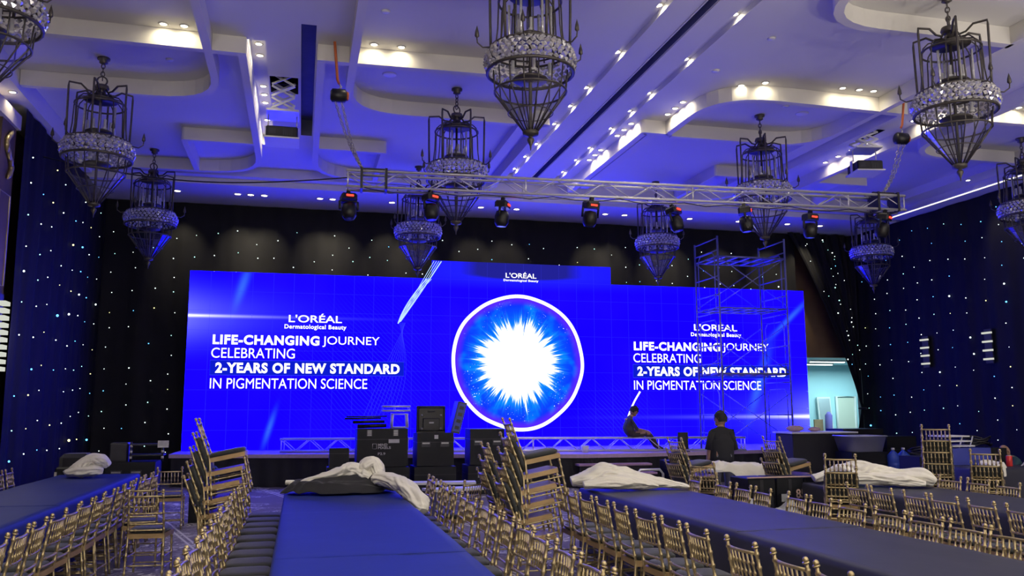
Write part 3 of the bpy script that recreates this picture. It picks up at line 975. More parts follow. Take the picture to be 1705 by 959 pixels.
# ================================================================== CHANDELIERS (local z: 0 at the tip, 2.73 at the ceiling)
def ringpts(r, z, n=28):
    return [(r * math.cos(2 * math.pi * k / n), r * math.sin(2 * math.pi * k / n), z) for k in range(n)]
CH = []
def cp(nm, b, m, up=None, mat=I4, me=None):
    CH.append((nm, me or b.mesh(nm, m), mat, up, None))
    return len(CH) - 1
cp('canopy', B().lathe([(0.03, 2.62), (0.07, 2.645), (0.06, 2.68), (0.10, 2.70), (0.10, 2.73)], 14), 'iron')
lk = B().tube([(0.028 * math.cos(t), 0, 0.045 * math.sin(t)) for t in [k * math.pi / 5 for k in range(10)]], 0.009, 6, closed=True).mesh('chain_link', 'iron')
for k in range(4):
    cp('chain_link', None, 'iron', None, Matrix.Translation((0, 0, 2.585 - k * 0.068)) @ Matrix.Rotation(R(90 * (k % 2)), 4, 'Z'), lk)
cp('hanging_ring', B().tube([(0.075 * math.cos(t), 0, 2.33 + 0.075 * math.sin(t)) for t in [k * math.pi / 8 for k in range(16)]], 0.013, 6, closed=True), 'iron')
cp('crown', B().lathe([(0.02, 2.27), (0.10, 2.25), (0.115, 2.20), (0.10, 2.17), (0.06, 2.15), (0.075, 2.10), (0.13, 2.05), (0.26, 2.00), (0.27, 1.985)], 18), 'iron')
cp('hoop', B().tube(ringpts(0.39, 1.90), 0.016, 6, closed=True), 'iron')
cp('hoop', B().tube(ringpts(0.41, 1.31), 0.012, 6, closed=True), 'iron')
bar = B().tube([(0.13, 0, 2.06), (0.30, 0, 2.02), (0.37, 0, 1.95), (0.39, 0, 1.86), (0.40, 0, 1.55), (0.43, 0, 1.28)], 0.010, 6).mesh('cage_bar', 'iron')
for k in range(12):
    cp('cage_bar', None, 'iron', None, Matrix.Rotation(2 * math.pi * k / 12, 4, 'Z'), bar)
arm = B().tube([(0.07, 0, 2.20), (0.13, 0, 2.11), (0.22, 0, 2.12), (0.32, 0, 2.20), (0.50, 0, 2.19), (0.505, 0, 2.12), (0.50, 0, 1.7), (0.49, 0, 1.27)], 0.017, 6).mesh('outer_bracket', 'iron')
for k in range(6):
    cp('outer_bracket', None, 'iron', None, Matrix.Rotation(2 * math.pi * (k + 0.3) / 6, 4, 'Z'), arm)
hk = B().tube([(0.52, 0, 1.24), (0.62, 0, 1.22), (0.69, 0, 1.27), (0.70, 0, 1.36)], [0.010, 0.010, 0.010, 0.008], 6)
hk.lathe([(0.0, 0.0), (0.03, 0.03), (0.025, 0.08), (0.0, 0.17)], 6, (0.695, 0, 1.32))
hm = hk.mesh('leaf_hook', 'iron')
for k in range(6):
    cp('leaf_hook', None, 'iron', None, Matrix.Rotation(2 * math.pi * (k + 0.8) / 6, 4, 'Z'), hm)
cp('rim', B().tube(ringpts(0.50, 1.275), 0.016, 6, closed=True), 'iron')
cp('rim', B().tube(ringpts(0.53, 0.985), 0.022, 6, closed=True), 'iron')
cr = B()
rc = random.Random(2)
for row, (rr, zz) in enumerate(((0.505, 1.245), (0.545, 1.195), (0.56, 1.14), (0.557, 1.085), (0.535, 1.03))):
    n = 40
    for k in range(n):
        t = 2 * math.pi * (k + 0.5 * (row % 2)) / n
        d = rc.uniform(-0.008, 0.008)
        c = Vector(((rr + d) * math.cos(t), (rr + d) * math.sin(t), zz))
        o = Vector((math.cos(t), math.sin(t), 0)); sd = Vector((-o.y, o.x, 0)); up = Vector((0, 0, 1))
        a = rc.uniform(-0.6, 0.6)
        s1 = sd * math.cos(a) + up * math.sin(a); u1 = up * math.cos(a) - sd * math.sin(a)
        vs = [c + s1 * 0.046, c + u1 * 0.034, c - s1 * 0.046, c - u1 * 0.034, c + o * 0.024, c - o * 0.02]
        cr._add(vs, [(0, 1, 4), (1, 2, 4), (2, 3, 4), (3, 0, 4), (1, 0, 5), (2, 1, 5), (3, 2, 5), (0, 3, 5)])
CRY = cp('crystal_band', cr, 'crystal')
cp('hoop', B().tube(ringpts(0.44, 0.74), 0.014, 6, closed=True), 'iron')
cp('hoop', B().tube(ringpts(0.275, 0.47), 0.007, 6, closed=True), 'iron')
wb_ = B().tube([(0.46, 0, 0.99), (0.44, 0, 0.74), (0.08, 0, 0.24)], 0.009, 6).mesh('cone_bar', 'iron')
for k in range(16):
    cp('cone_bar', None, 'iron', None, Matrix.Rotation(2 * math.pi * k / 16, 4, 'Z'), wb_)
gp = B()
t0, t1 = 0.02, 2 * math.pi / 16 - 0.02
def conept(t, r, z):
    return (r * math.cos(t), r * math.sin(t), z)
gp._add([conept(t0, 0.43, 0.735), conept(t1, 0.43, 0.735), conept(t1, 0.08, 0.25), conept(t0, 0.08, 0.25)], [(0, 1, 2, 3)])
gm = gp.mesh('glass_pane', 'pane')
for k in range(16):
    cp('glass_pane', None, 'pane', None, Matrix.Rotation(2 * math.pi * k / 16, 4, 'Z'), gm)
cp('finial', B().lathe([(0.0, 0.0), (0.006, 0.01), (0.012, 0.06), (0.045, 0.13), (0.04, 0.155), (0.02, 0.17), (0.03, 0.18), (0.095, 0.20), (0.10, 0.235), (0.085, 0.255), (0.0, 0.26)], 12), 'iron')
cp('centre_stem', B().tube([(0, 0, 2.05), (0, 0, 0.25)], 0.022, 8), 'iron')
cp('candle_tray', B().lathe([(0.0, 1.40), (0.20, 1.42), (0.22, 1.44), (0.19, 1.46), (0.0, 1.46)], 16), 'iron')
cp('candle_tray', B().lathe([(0.0, 0.86), (0.20, 0.88), (0.22, 0.90), (0.19, 0.92), (0.0, 0.92)], 16), 'iron')
cd = B().lathe([(0.0, 0), (0.035, 0.0), (0.035, 0.03), (0.022, 0.035), (0.022, 0.17), (0.0, 0.17)], 8).mesh('candle_lamp', 'white')
for k in range(6):
    t = 2 * math.pi * k / 6
    cp('candle_lamp', None, 'white', None, Matrix.Translation((0.17 * math.cos(t), 0.17 * math.sin(t), 1.46)), cd)
for k in range(5):
    t = 2 * math.pi * (k + .4) / 5
    cp('candle_lamp', None, 'white', None, Matrix.Translation((0.24 * math.cos(t), 0.24 * math.sin(t), 0.93)), cd)
rod = B().tube([(0.26, 0, 1.32), (0.26, 0, 1.86)], 0.018, 8).mesh('glass_rod', 'crystal')
for k in range(6):
    cp('glass_rod', None, 'crystal', None, Matrix.Rotation(2 * math.pi * (k + .5) / 6, 4, 'Z'), rod)
CHX, CHY = (-3.36, 2.62, 8.78, 15.1), (9.65, 14.8, 20.0)
CHN = [['nearest to the camera at the left edge', 'nearest to the camera above the middle of the hall', 'nearest to the camera at the right', None],
       ['in the middle row beside the left star curtain', 'in the middle row, second from the left, behind the truss', 'in the middle row above the scaffold, behind the truss', 'cut off by the right edge of the picture'],
       ['in the far row at the left, in front of the star curtain', 'in the far row over the left half of the screen', 'in the far row between the truss and the scaffold', 'in the far row beside the right end of the truss']]
for j, y in enumerate(CHY):
    for i, x in enumerate(CHX):
        if CHN[j][i]:
            t = spawn('cage_chandelier', CH, 'bronze birdcage chandelier ' + CHN[j][i], 'chandelier', TM(x, y, HI - 2.731, 0.35 * i + 0.2 * j), 'birdcage chandeliers')
for o in bpy.data.objects:
    if o.name.startswith('crystal_band'):
        o['kind'] = 'stuff'
        o['label'] = 'bulging band of clear crystals'

# ================================================================== TRUSSES
def truss(name, label, p0, p1, s=0.29, seg=0.49, r=0.025, rb=0.010, flat=False):
    p0, p1 = Vector(p0), Vector(p1)
    L = (p1 - p0).length
    d = (p1 - p0).normalized()
    side = Vector((-d.y, d.x, 0)).normalized()
    up = d.cross(side)
    m = Matrix(((d.x, side.x, up.x, p0.x), (d.y, side.y, up.y, p0.y), (d.z, side.z, up.z, p0.z), (0, 0, 0, 1)))
    t = thing(name, label, 'truss', mat=m)
    h = s / 2
    cm = B().tube([(0, 0, 0), (L, 0, 0)], r, 8).mesh('chord', 'alu')
    for y, z in ((-h, -h), (h, -h), (-h, h), (h, h)):
        link('chord', cm, t, (0, y, z))
    n = max(2, int(round(L / seg)))
    q = L / n
    fm = {}
    for sg in (1, -1):
        fm[('v', sg)] = B().tube([(0, 0, -h * sg), (q, 0, h * sg)], rb, 6).mesh('brace', 'alu')
        fm[('h', sg)] = B().tube([(0, -h * sg, 0), (q, h * sg, 0)], rb, 6).mesh('brace', 'alu')
    for k in range(n):
        sg = 1 if k % 2 else -1
        for y in (-h, h):
            link('brace', fm[('v', sg)], t, (k * q, y, 0))
        for z in (-h, h):
            link('brace', fm[('h', sg)], t, (k * q, 0, z))
    em = B().tube([(0, -h, -h), (0, h, -h), (0, h, h), (0, -h, h)], rb * 1.3, 6, closed=True).mesh('end_frame', 'alu')
    ks = [0.03, L - 0.03] + [k for k in (3.0, 6.0, 9.0) if k < L - 1]
    for k in ks:
        link('end_frame', em, t, (k, 0, 0))
    return t, m
tr, trm = truss('lighting_truss', 'silver box truss hanging across the hall with moving-head lights', (0.626, 13.95, 5.505), (10.76, 13.33, 5.505), 0.265, 0.45)
truss('floor_truss', 'silver box truss lying along the stage, a man sitting on it', (-0.40, 21.35, 0.92), (10.45, 18.98, 0.92), 0.29, 0.34, 0.027, 0.011)
# steel slings at both truss ends
for nm, u in (('left', 0.25), ('right', 9.6)):
    s_ = part('sling', B().box(u - 0.02, -0.165, -0.165, u + 0.02, 0.165, 0.19).box(u + 0.38, -0.165, -0.165, u + 0.42, 0.165, 0.19).box(u - 0.02, -0.02, 0.19, u + 0.42, 0.02, 0.22), 'black_plastic', tr)
sp_ = part('hanging_cable', B().tube([(0.3 + 0.395 * k, -0.15, -0.15 - 0.08 * abs(math.sin(k * 1.15))) for k in range(25)], 0.008, 5), 'black_plastic', tr)
# chain hoists and straps
def hoist(label, a, c, b):
    a, c, b = Vector(a), Vector(c), Vector(b)
    t = thing('chain_hoist', label, 'hoist', c)
    part('strap', B().tube([a - c, (a - c) * 0.3, (0, 0, 0.20)], 0.022, 6), 'orange', t)
    part('hook', B().tube([(0, 0, 0.20), (0.04, 0, 0.15), (0, 0, 0.10)], 0.015, 6), 'chain', t)
    part('motor_body', B().tube([(-0.13, 0, 0), (-0.10, 0, 0), (0.10, 0, 0), (0.13, 0, 0)], [0.07, 0.11, 0.11, 0.07], 14), 'black_plastic', t)
    part('motor_cap', B().tube([(0.131, 0, 0), (0.16, 0, 0)], [0.08, 0.06], 12), 'orange', t)
    d = b - c
    lkm = B().tube([(0.020 * math.cos(q), 0, 0.034 * math.sin(q)) for q in [k * math.pi / 4 for k in range(8)]], 0.008, 5, closed=True).mesh('chain_link', 'chain')
    for s in (-0.05, 0.05):
        n = int(d.length / 0.055)
        for k in range(n):
            f = (k + 0.5) / n
            p = d * f + Vector((s * (1 - f), 0, -0.10 * (1 - f) - 0.12 * math.sin(f * math.pi)))
            link('chain_link', lkm, t, mat=Matrix.Translation(p) @ d.to_track_quat('Z', 'X').to_matrix().to_4x4() @ Matrix.Rotation(R(90 * (k % 2)), 4, 'Z'))
    return t
hoist('chain hoist on an orange strap above the left end of the truss', (0.36, 13.22, 7.57), (0.45, 13.42, 6.75), (0.88, 13.93, 5.72))
hoist('chain hoist on an orange strap above the right end of the truss', (10.77, 13.05, 7.57), (10.72, 13.15, 6.72), (10.42, 13.36, 5.72))
# moving-head lights under the truss
MH = []
def mp(nm, b, m, up=None):
    MH.append((nm, b.mesh(nm, m), I4, up, None))
    return len(MH) - 1
mp('clamp', B().box(-0.03, -0.03, -0.02, 0.03, 0.03, 0.05), 'black_plastic')
bs = mp('base', B().bbox(-0.13, -0.11, -0.14, 0.13, 0.11, -0.02, 0.03), 'black_plastic')
mp('status_light', B().box(-0.06, -0.125, -0.10, 0.06, -0.111, -0.07), 'led_red', bs)
mp('yoke', B().tube([(-0.15, 0, -0.30), (-0.15, 0, -0.15), (-0.10, 0, -0.13), (0.10, 0, -0.13), (0.15, 0, -0.15), (0.15, 0, -0.30)], 0.022, 6), 'black_plastic')
hd = mp('lamp_head', B().lathe([(0.0, -0.46), (0.085, -0.46), (0.12, -0.40), (0.125, -0.28), (0.10, -0.20), (0.0, -0.18)], 14), 'black_plastic')
mp('lens', B().lathe([(0.0, -0.463), (0.075, -0.463)], 12), 'mirror', hd)
MHU = (0.02, 1.36, 2.63, 4.13, 5.69, 6.93, 8.36, 9.70)
MHL = ['at the far left end of the truss', 'just left of the central far chandelier', 'third from the left end of the truss', 'fourth from the left end of the truss', 'fifth from the left end of the truss', 'left of the scaffold top', 'third from the right star curtain, over the scaffold', 'at the far right end of the truss']
for k, u in enumerate(MHU):
    p = trm @ Vector((u + 0.02, -0.1325 if k % 2 else 0.1325, -0.195))
    spawn('moving_head_light', MH, 'black moving-head light hanging ' + MHL[k], 'stage light', TM(p.x, p.y, p.z, R(10 + 25 * (k % 3)), R(-14 + 9 * (k % 4))), 'moving heads under the truss')
# power cable from the truss to the left wall
tag(part('sagging_cable', B().tube([(0.65 - 5.3 * f, 13.95 + 2.6 * f, 5.55 + 0.75 * f - 0.25 * math.sin(f * math.pi)) for f in [k / 20 for k in range(21)]], 0.012, 5), 'black_plastic', None), 'black cable sagging from the truss to the left wall', 'cable')

# ================================================================== PROJECTOR LIFTS
def lift(label, plabel, x, y, zb, w, rz=0.0):
    t = thing('scissor_lift', label, 'projector lift', (x, y, zb), rz)
    top = HI + 0.15
    n = 3
    h = (top - zb - 0.32) / n
    for yy in (-0.22, 0.22):
        for k in range(n):
            z0 = 0.30 + k * h
            for s in (1, -1):
                part('scissor_bar', B().box(-w * 0.36, -0.012, -0.018, w * 0.36, 0.012, 0.018, Matrix.Translation((0, yy + s * 0.014, z0 + h / 2)) @ Matrix.Rotation(s * math.atan2(h, w * 0.70), 4, 'Y')), 'alu', t)
    part('top_frame', B().tube([(-w * 0.42, -0.28, top - zb - 0.02), (w * 0.42, -0.28, top - zb - 0.02), (w * 0.42, 0.28, top - zb - 0.02), (-w * 0.42, 0.28, top - zb - 0.02)], 0.02, 6, closed=True), 'black_plastic', t)
    part('lower_tray', B().box(-w * 0.45, -0.28, 0.25, w * 0.45, 0.28, 0.29), 'alu', t)
    for sx in (-0.4, 0.4):
        part('drop_rod', B().tube([(w * sx, 0, 0.02), (w * sx, 0, 0.25)], 0.012, 6), 'alu', t)
    part('cradle', B().box(-w * 0.48, -0.30, -0.25, w * 0.48, 0.30, -0.222), 'white', t)
    for sx in (-0.47, 0.47):
        part('cradle_side', B().box(w * sx - 0.008, -0.05, -0.222, w * sx + 0.008, 0.05, 0.03), 'alu', t)
    p = thing('projector', plabel, 'projector', (x, y, zb - 0.22), rz)
    part('body', B().bbox(-w * 0.44, -0.26, 0, w * 0.44, 0.26, 0.20, 0.02), 'black_plastic', p)
    part('lens', B().tube([(-w * 0.2, 0.26, 0.10), (-w * 0.2, 0.36, 0.10)], 0.065, 12), 'black_plastic', p)
    for k in range(5):
        part('vent_slat', B().box(0.02 + k * 0.035, -0.268, 0.04, 0.04 + k * 0.035, -0.2605, 0.16), 'case_edge', p)
    part('lens_cap', B().box(-w * 0.36, -0.268, 0.05, -w * 0.18, -0.2605, 0.15), 'case_edge', p)
lift('silver scissor lift lowered from the ceiling beside the lit slot', 'black ceiling projector beside the lit slot at the left', -0.46, 15.35, 6.75, 0.62)
lift('silver scissor lift lowered from the ceiling near the right hoist', 'black ceiling projector near the right hoist', 11.56, 15.35, 6.95, 0.62, R(-12))

# ================================================================== SCAFFOLD TOWER
sf = thing('scaffold_tower', 'grey steel scaffold tower standing on the stage before the screen', 'scaffold', (9.92, 18.95, 0.0))
SW, SD, ZB = 1.85, 1.25, 0.0
POSTS = ((0, 0), (SW, 0), (0, SD), (SW, SD))
for x, y in POSTS:
    zb = 0.747 if y > 0.9 or True else 0.0
    part('post', B().tube([(x, y, zb + 0.005), (x, y, 6.0)], 0.024, 8), 'steel', sf)
    part('base_plate', B().box(x - 0.07, y - 0.07, zb, x + 0.07, y + 0.07, zb + 0.01), 'steel', sf)
for x in (0, SW):
    for z in (1.15, 1.6, 2.40, 2.85, 3.3, 4.10, 4.55, 5.0, 5.65, 5.95):
        part('rung', B().tube([(x, 0, z), (x, SD, z)], 0.017, 6), 'steel', sf)
    for z in (0.85, 2.55, 4.25):
        part('inner_frame', B().tube([(x, 0.18, z), (x, 0.18, z + 1.25), (x, 0.28, z + 1.38), (x, SD - 0.28, z + 1.38), (x, SD - 0.18, z + 1.25), (x, SD - 0.18, z)], 0.016, 6), 'steel', sf)
for y in (0.0, SD):
    for z in (0.95, 2.65, 4.3):
        part('cross_brace', B().tube([(0, y - 0.012, z), (SW, y - 0.012, z + 1.2)], 0.013, 6), 'steel', sf)
        part('cross_brace', B().tube([(0, y + 0.012, z + 1.2), (SW, y + 0.012, z)], 0.013, 6), 'steel', sf)
for z in (5.50, 4.22, 2.6):
    for k in range(2):
        y0 = 0.06 + k * 0.60
        part('platform_edge', B().tube([(0.0, y0, z), (SW, y0, z), (SW, y0 + 0.52, z), (0.0, y0 + 0.52, z)], 0.022, 6, closed=True), 'steel', sf)
    for k in range(5):
        part('platform_slat', B().box(0.2 + k * 0.34, 0.06, z - 0.015, 0.27 + k * 0.34, 1.18, z + 0.015), 'steel', sf)

# ================================================================== FLIGHT CASES AND STAGE GEAR
def fcase(label, x0, x1, y0, y1, z0, z1, latches=(), grips=(), rz=0.0, col='case', sticker=None, name='flight_case'):
    cx, cy = (x0 + x1) / 2, (y0 + y1) / 2
    t = thing(name, label, 'flight case', (cx, cy, z0), rz)
    w, d, h = (x1 - x0) / 2, (y1 - y0) / 2, z1 - z0
    lid = h * 0.72
    part('body', B().box(-w, -d, 0, w, d, lid - 0.006), col, t)
    part('lid', B().box(-w, -d, lid + 0.006, w, d, h), col, t)
    part('hybrid_rail', B().box(-w + 0.004, -d + 0.004, lid - 0.012, w - 0.004, d - 0.004, lid + 0.012), 'case_edge', t)
    for sx in (-1, 1):
        for sy in (-1, 1):
            part('corner_edge', B().box(sx * w - 0.012 * (1 + sx) + 0.006, sy * d - 0.012 * (1 + sy) + 0.006, 0, sx * w + 0.012 * (1 - sx) + 0.006, sy * d + 0.012 * (1 - sy) + 0.006, h), 'case_edge', t)
    for u, v in latches:
        l = part('latch', B().box(-w + 2 * w * u - 0.055, -d - 0.008, h * v - 0.075, -w + 2 * w * u + 0.055, -d - 0.0005, h * v + 0.06), 'case_edge', t)
        for q in range(4):
            part('latch_bar', B().box(-w + 2 * w * u - 0.042, -d - 0.014, h * v - 0.065 + q * 0.03, -w + 2 * w * u + 0.042, -d - 0.0085, h * v - 0.045 + q * 0.03), 'butterfly', l)
    for u, v in grips:
        g = part('recessed_handle', B().box(-w + 2 * w * u - 0.09, -d - 0.010, h * v - 0.055, -w + 2 * w * u + 0.09, -d - 0.0005, h * v + 0.055), 'case_edge', t)
        part('grip', B().box(-w + 2 * w * u - 0.075, -d - 0.018, h * v + 0.005, -w + 2 * w * u + 0.075, -d - 0.0105, h * v + 0.035), 'butterfly', g)
    if sticker:
        part('sticker', B().box(-w + 2 * w * sticker[0], -d - 0.004, h * sticker[1], -w + 2 * w * sticker[0] + sticker[2], -d - 0.0006, h * sticker[1] + sticker[3]), 'print', t)
    return t
a = fcase('black flight case printed MIND PIXELS, on top of another case', 1.15, 2.18, 17.85, 18.55, 0.60, 1.365, latches=((0.24, 0.90), (0.76, 0.90)), sticker=(0.62, 0.62, 0.22, 0.075))
text_box('printed_text', 'MIND', a, -0.09, 0.10, 0.415, 0.465, -0.3525, 'print', 0.02)
text_box('printed_text', 'PIXELS', a, -0.09, 0.17, 0.355, 0.405, -0.3525, 'print', 0.02)
text_box('printed_text', 'P2.9', a, -0.09, 0.06, 0.235, 0.285, -0.3525, 'print', 0.015)
part('printed_mark', B().tube([(-0.16, -0.353, 0.36), (-0.12, -0.353, 0.36), (-0.12, -0.353, 0.46), (-0.20, -0.353, 0.46), (-0.20, -0.353, 0.36)], 0.006, 4, closed=True), 'print', a)
fcase('black flight case under the MIND PIXELS case', 1.12, 2.22, 17.85, 18.6, 0.0, 0.585, latches=((0.8, 0.62),))
fcase('black flight case carrying a folded LED cabinet', 2.37, 3.13, 17.8, 18.5, 0.60, 1.27, grips=((0.24, 0.66), (0.76, 0.66)), sticker=(0.47, 0.82, 0.08, 0.08))
fcase('black flight case below the one with the LED cabinet', 2.32, 3.18, 17.8, 18.55, 0.0, 0.585)
fcase('tall black flight case left of the right chair stack', 3.50, 4.24, 17.9, 18.5, 0.60, 1.34, grips=((0.24, 0.62), (0.78, 0.62)))
fcase('black flight case under the tall one beside the chair stack', 3.45, 4.3, 17.85, 18.55, 0.0, 0.585, latches=((0.3, 0.7),))
b_ = fcase('small black case on the floor left of the MIND PIXELS case', 0.56, 1.02, 17.6, 18.0, 0.0, 0.62)
text_box('printed_text', 'ROAD CASE', b_, -0.16, 0.16, 0.30, 0.34, -0.2025, 'print', 0.01) if False else None
fcase('small open black case on the case beside MIND PIXELS', 0.60, 0.98, 17.65, 17.98, 0.621, 0.99)
# folded LED cabinet (back side up)
lc = thing('led_cabinet', 'black LED cabinet standing on a flight case, its back to the hall', 'led cabinet', (2.70, 18.15, 1.272))
part('shell', B().bbox(-0.31, -0.05, 0, 0.31, 0.05, 0.56, 0.02), 'black_plastic', lc)
part('back_frame', B().tube([(-0.27, -0.06, 0.04), (0.27, -0.06, 0.04), (0.27, -0.06, 0.52), (-0.27, -0.06, 0.52)], 0.02, 6, closed=True), 'case_edge', lc)
part('power_box', B().bbox(-0.18, -0.10, 0.10, 0.18, -0.051, 0.30, 0.015), 'black_plastic', lc)
part('handle', B().tube([(-0.07, -0.06, 0.44), (-0.05, -0.11, 0.44), (0.05, -0.11, 0.44), (0.07, -0.06, 0.44)], 0.012, 6), 'case_edge', lc)
for x in (-0.2, 0.2):
    for z in (0.36, 0.08):
        part('lock', B().tube([(x, -0.06, z), (x, -0.085, z)], 0.025, 8), 'butterfly', lc)
part('label_plate', B().box(-0.05, -0.104, 0.19, 0.05, -0.1005, 0.22), 'print', lc)
lp = thing('leaning_cabinet', 'blue-edged LED panel leaning right of the LED cabinet', 'led cabinet', (3.14, 18.1, 1.272), 0)
mr = Matrix.Rotation(R(14), 4, 'Y')
part('shell', B().box(-0.06, -0.25, 0, 0.13, 0.25, 0.66, mr), 'black_plastic', lp)
part('rib', B().box(-0.04, -0.262, 0.03, 0.11, -0.251, 0.63, mr), 'blue_case', lp)
for k in range(4):
    part('grip_hole', B().box(-0.01, -0.272, 0.08 + k * 0.14, 0.08, -0.2625, 0.15 + k * 0.14, mr), 'black_plastic', lp)
# small truss frame standing on the MIND PIXELS case
tf = thing('truss_corner', 'small silver truss frame standing on the MIND PIXELS case', 'truss', (2.03, 18.15, 1.367))
for x in (-0.16, 0.17):
    for y in (-0.13, 0.13):
        part('leg_tube', B().tube([(x, y, 0), (x - 0.02 * (1 if x > 0 else -1), y, 0.30)], 0.022, 8), 'alu', tf)
for z in (0.02, 0.29):
    part('frame_ring', B().tube([(-0.16, -0.13, z), (0.17, -0.13, z), (0.17, 0.13, z), (-0.16, 0.13, z)], 0.016, 6, closed=True), 'alu', tf)
for y in (-0.13, 0.13):
    for z in (0.36, 0.45):
        part('cross_tube', B().tube([(-0.36, y, z), (0.22, y, z)], 0.024, 8), 'alu', tf)
for x in (-0.34, -0.1, 0.2):
    part('end_ring', B().tube([(x, -0.13, 0.36), (x, 0.13, 0.36), (x, 0.13, 0.45), (x, -0.13, 0.45)], 0.012, 6, closed=True), 'alu', tf)
bx = thing('folded_stand', 'black folded stand poles lying on the MIND PIXELS case', 'stand', (1.35, 18.15, 1.367))
for k, (x0, x1, z, r) in enumerate(((-0.18, 0.42, 0.045, 0.045), (-0.28, 0.38, 0.13, 0.035), (-0.45, 0.30, 0.20, 0.022), (-0.42, 0.42, 0.24, 0.018))):
    part('pole', B().tube([(x0, -0.05 * k + 0.05, z), (x1, -0.04 * k + 0.05, z + 0.01)], r, 8), 'black_plastic', bx)
# odds and ends on the stage
for k, (x, y, m, s, lb, ct) in enumerate(((6.55, 19.4, 'white', 0.09, 'white plastic tub on the stage left of the seated man', 'tub'), (3.38, 20.3, 'clear', 0.13, 'clear plastic bag on the stage between two flight cases', 'plastic bag'))):
    t = part('tub' if k == 0 else 'plastic_bag', B().lathe([(0.0, 0), (s * 0.8, 0), (s, s * 0.6), (s * 1.05, s * 1.7), (s * 0.95, s * 1.75), (0.0, s * 1.4)], 12), m, None, (x, y, 0.746))
    tag(t, lb, ct)
mon = thing('stage_monitor', 'small black monitor on the stage left of the standing man', 'monitor', (8.85, 18.98, 0.746))
part('screen_panel', B().bbox(-0.13, -0.03, 0.06, 0.13, 0.03, 0.46, 0.01), 'black_plastic', mon)
part('foot', B().box(-0.12, -0.12, 0, 0.12, 0.12, 0.02), 'black_plastic', mon)
part('neck', B().box(-0.03, -0.02, 0.02, 0.03, 0.02, 0.07), 'black_plastic', mon)
fcase('black rack case at the stage edge left of the standing man', 7.9, 8.5, 17.7, 18.2, 0.0, 0.62, name='rack_case')
fcase('low dark blue case on the floor before the stage steps', 7.3, 7.75, 15.6, 16.1, 0.0, 0.62, col='blue_case', name='storage_case')
# left corner gear
fcase('wide black case in the left corner behind the left table', -3.22, -2.42, 16.2, 16.9, 0.0, 0.86, grips=((0.22, 0.78), (0.62, 0.78)))
sp = thing('loudspeaker', 'black loudspeaker standing on the wide case in the left corner', 'loudspeaker', (-3.05, 16.5, 0.862))
part('cabinet', B().bbox(-0.16, -0.16, 0, 0.16, 0.16, 0.33, 0.03), 'black_plastic', sp)
part('grille', B().box(-0.13, -0.172, 0.03, 0.13, -0.1605, 0.30), 'case_edge', sp)
rk = thing('equipment_stand', 'black equipment stand with striped posts in the left corner', 'stand', (-2.55, 16.55, 0.862))
for x in (-0.30, 0.22):
    p_ = part('post', B().tube([(x, -0.2, 0), (x, -0.2, 0.34)], 0.02, 6), 'black_plastic', rk)
    for k in range(3):
        part('tape_stripe', B().tube([(x, -0.2, 0.05 + k * 0.1), (x, -0.2, 0.09 + k * 0.1)], 0.024, 6), 'hazard', p_)
for z in (0.10, 0.28):
    part('shelf_bar', B().box(-0.32, -0.22, z, 0.24, 0.1, z + 0.025), 'case_edge', rk)
part('paper_sign', B().box(0.14, -0.245, 0.24, 0.32, -0.235, 0.36), 'print', rk)
ch_ = thing('covered_case', 'dark covered case at the far end of the left table', 'flight case', (-3.7, 16.4, 0))
part('body', B().bbox(-0.3, -0.25, 0, 0.3, 0.25, 0.8, 0.03), 'case', ch_)
part('cover', B().bbox(-0.26, -0.22, 0.801, 0.22, 0.22, 1.02, 0.07), 'black_cloth', ch_)
for x in (-0.28, 0.0, 0.28):
    part('tape_stripe', B().box(x - 0.02, -0.262, 0.1, x + 0.02, -0.2505, 0.72), 'hazard', ch_)

# ================================================================== TABLES AND CLOTHS
def weld(b, name, *mats):
    me = b.mesh(name, *mats)
    bm = bmesh.new()
    bm.from_mesh(me)
    bmesh.ops.remove_doubles(bm, verts=bm.verts, dist=0.0005)
    bmesh.ops.recalc_face_normals(bm, faces=bm.faces)
    bm.to_mesh(me)
    bm.free()
    return me
def tablecloth(label, x0, x1, y0, y1, z=0.762, drops=(0.72, 0.72, 0.72, 0.72), seed=0, mat='screen_tinted_navy'):
    """drops: left, right, near, far"""
    b = B()
    def top(x, y):
        return z + 0.004 * mnoise.noise((x * 2.1, y * 1.7, seed)) + 0.003 * mnoise.noise((x * 7, y * 0.8, seed + 5))
    nx, ny = max(6, int((x1 - x0) / 0.08)), max(8, int((y1 - y0) / 0.1))
    b.grid(nx, ny, lambda a, c: (x0 + (x1 - x0) * a, y0 + (y1 - y0) * c, top(x0 + (x1 - x0) * a, y0 + (y1 - y0) * c)))
    def side(fx, nrm, drop, n, ph):
        prof = ((0, 0), (0.02, 0.025), (0.028, 0.08), (0.03, 0.3), (0.032, 0.6), (0.036, 1.0))
        def fn(a, c):
            k = int(round(c * 5))
            x, y = fx(a)
            o, d = prof[k]
            rip = (1 if drop > 0.05 else 0) * 0.022 * math.sin((x + y) * 9 + seed) * max(0, d - 0.1) * (1 if 0.02 < a < 0.98 else 0.3)
            dd = o * min(1.0, drop / 0.1) + rip
            return (x + nrm[0] * dd, y + nrm[1] * dd, top(x, y) - d * drop)
        b.grid(n, 5, fn)
    side(lambda a: (x0, y0 + (y1 - y0) * a), (-1, 0), drops[0], ny, 0)
    side(lambda a: (x1, y0 + (y1 - y0) * a), (1, 0), drops[1], ny, 1)
    side(lambda a: (x0 + (x1 - x0) * a, y0), (0, -1), drops[2], nx, 2)
    side(lambda a: (x0 + (x1 - x0) * a, y1), (0, 1), drops[3], nx, 3)
    o = link('tablecloth', weld(b, 'tablecloth', mat))
    return tag(o, label, 'tablecloth', 'dark cloths on the long tables')
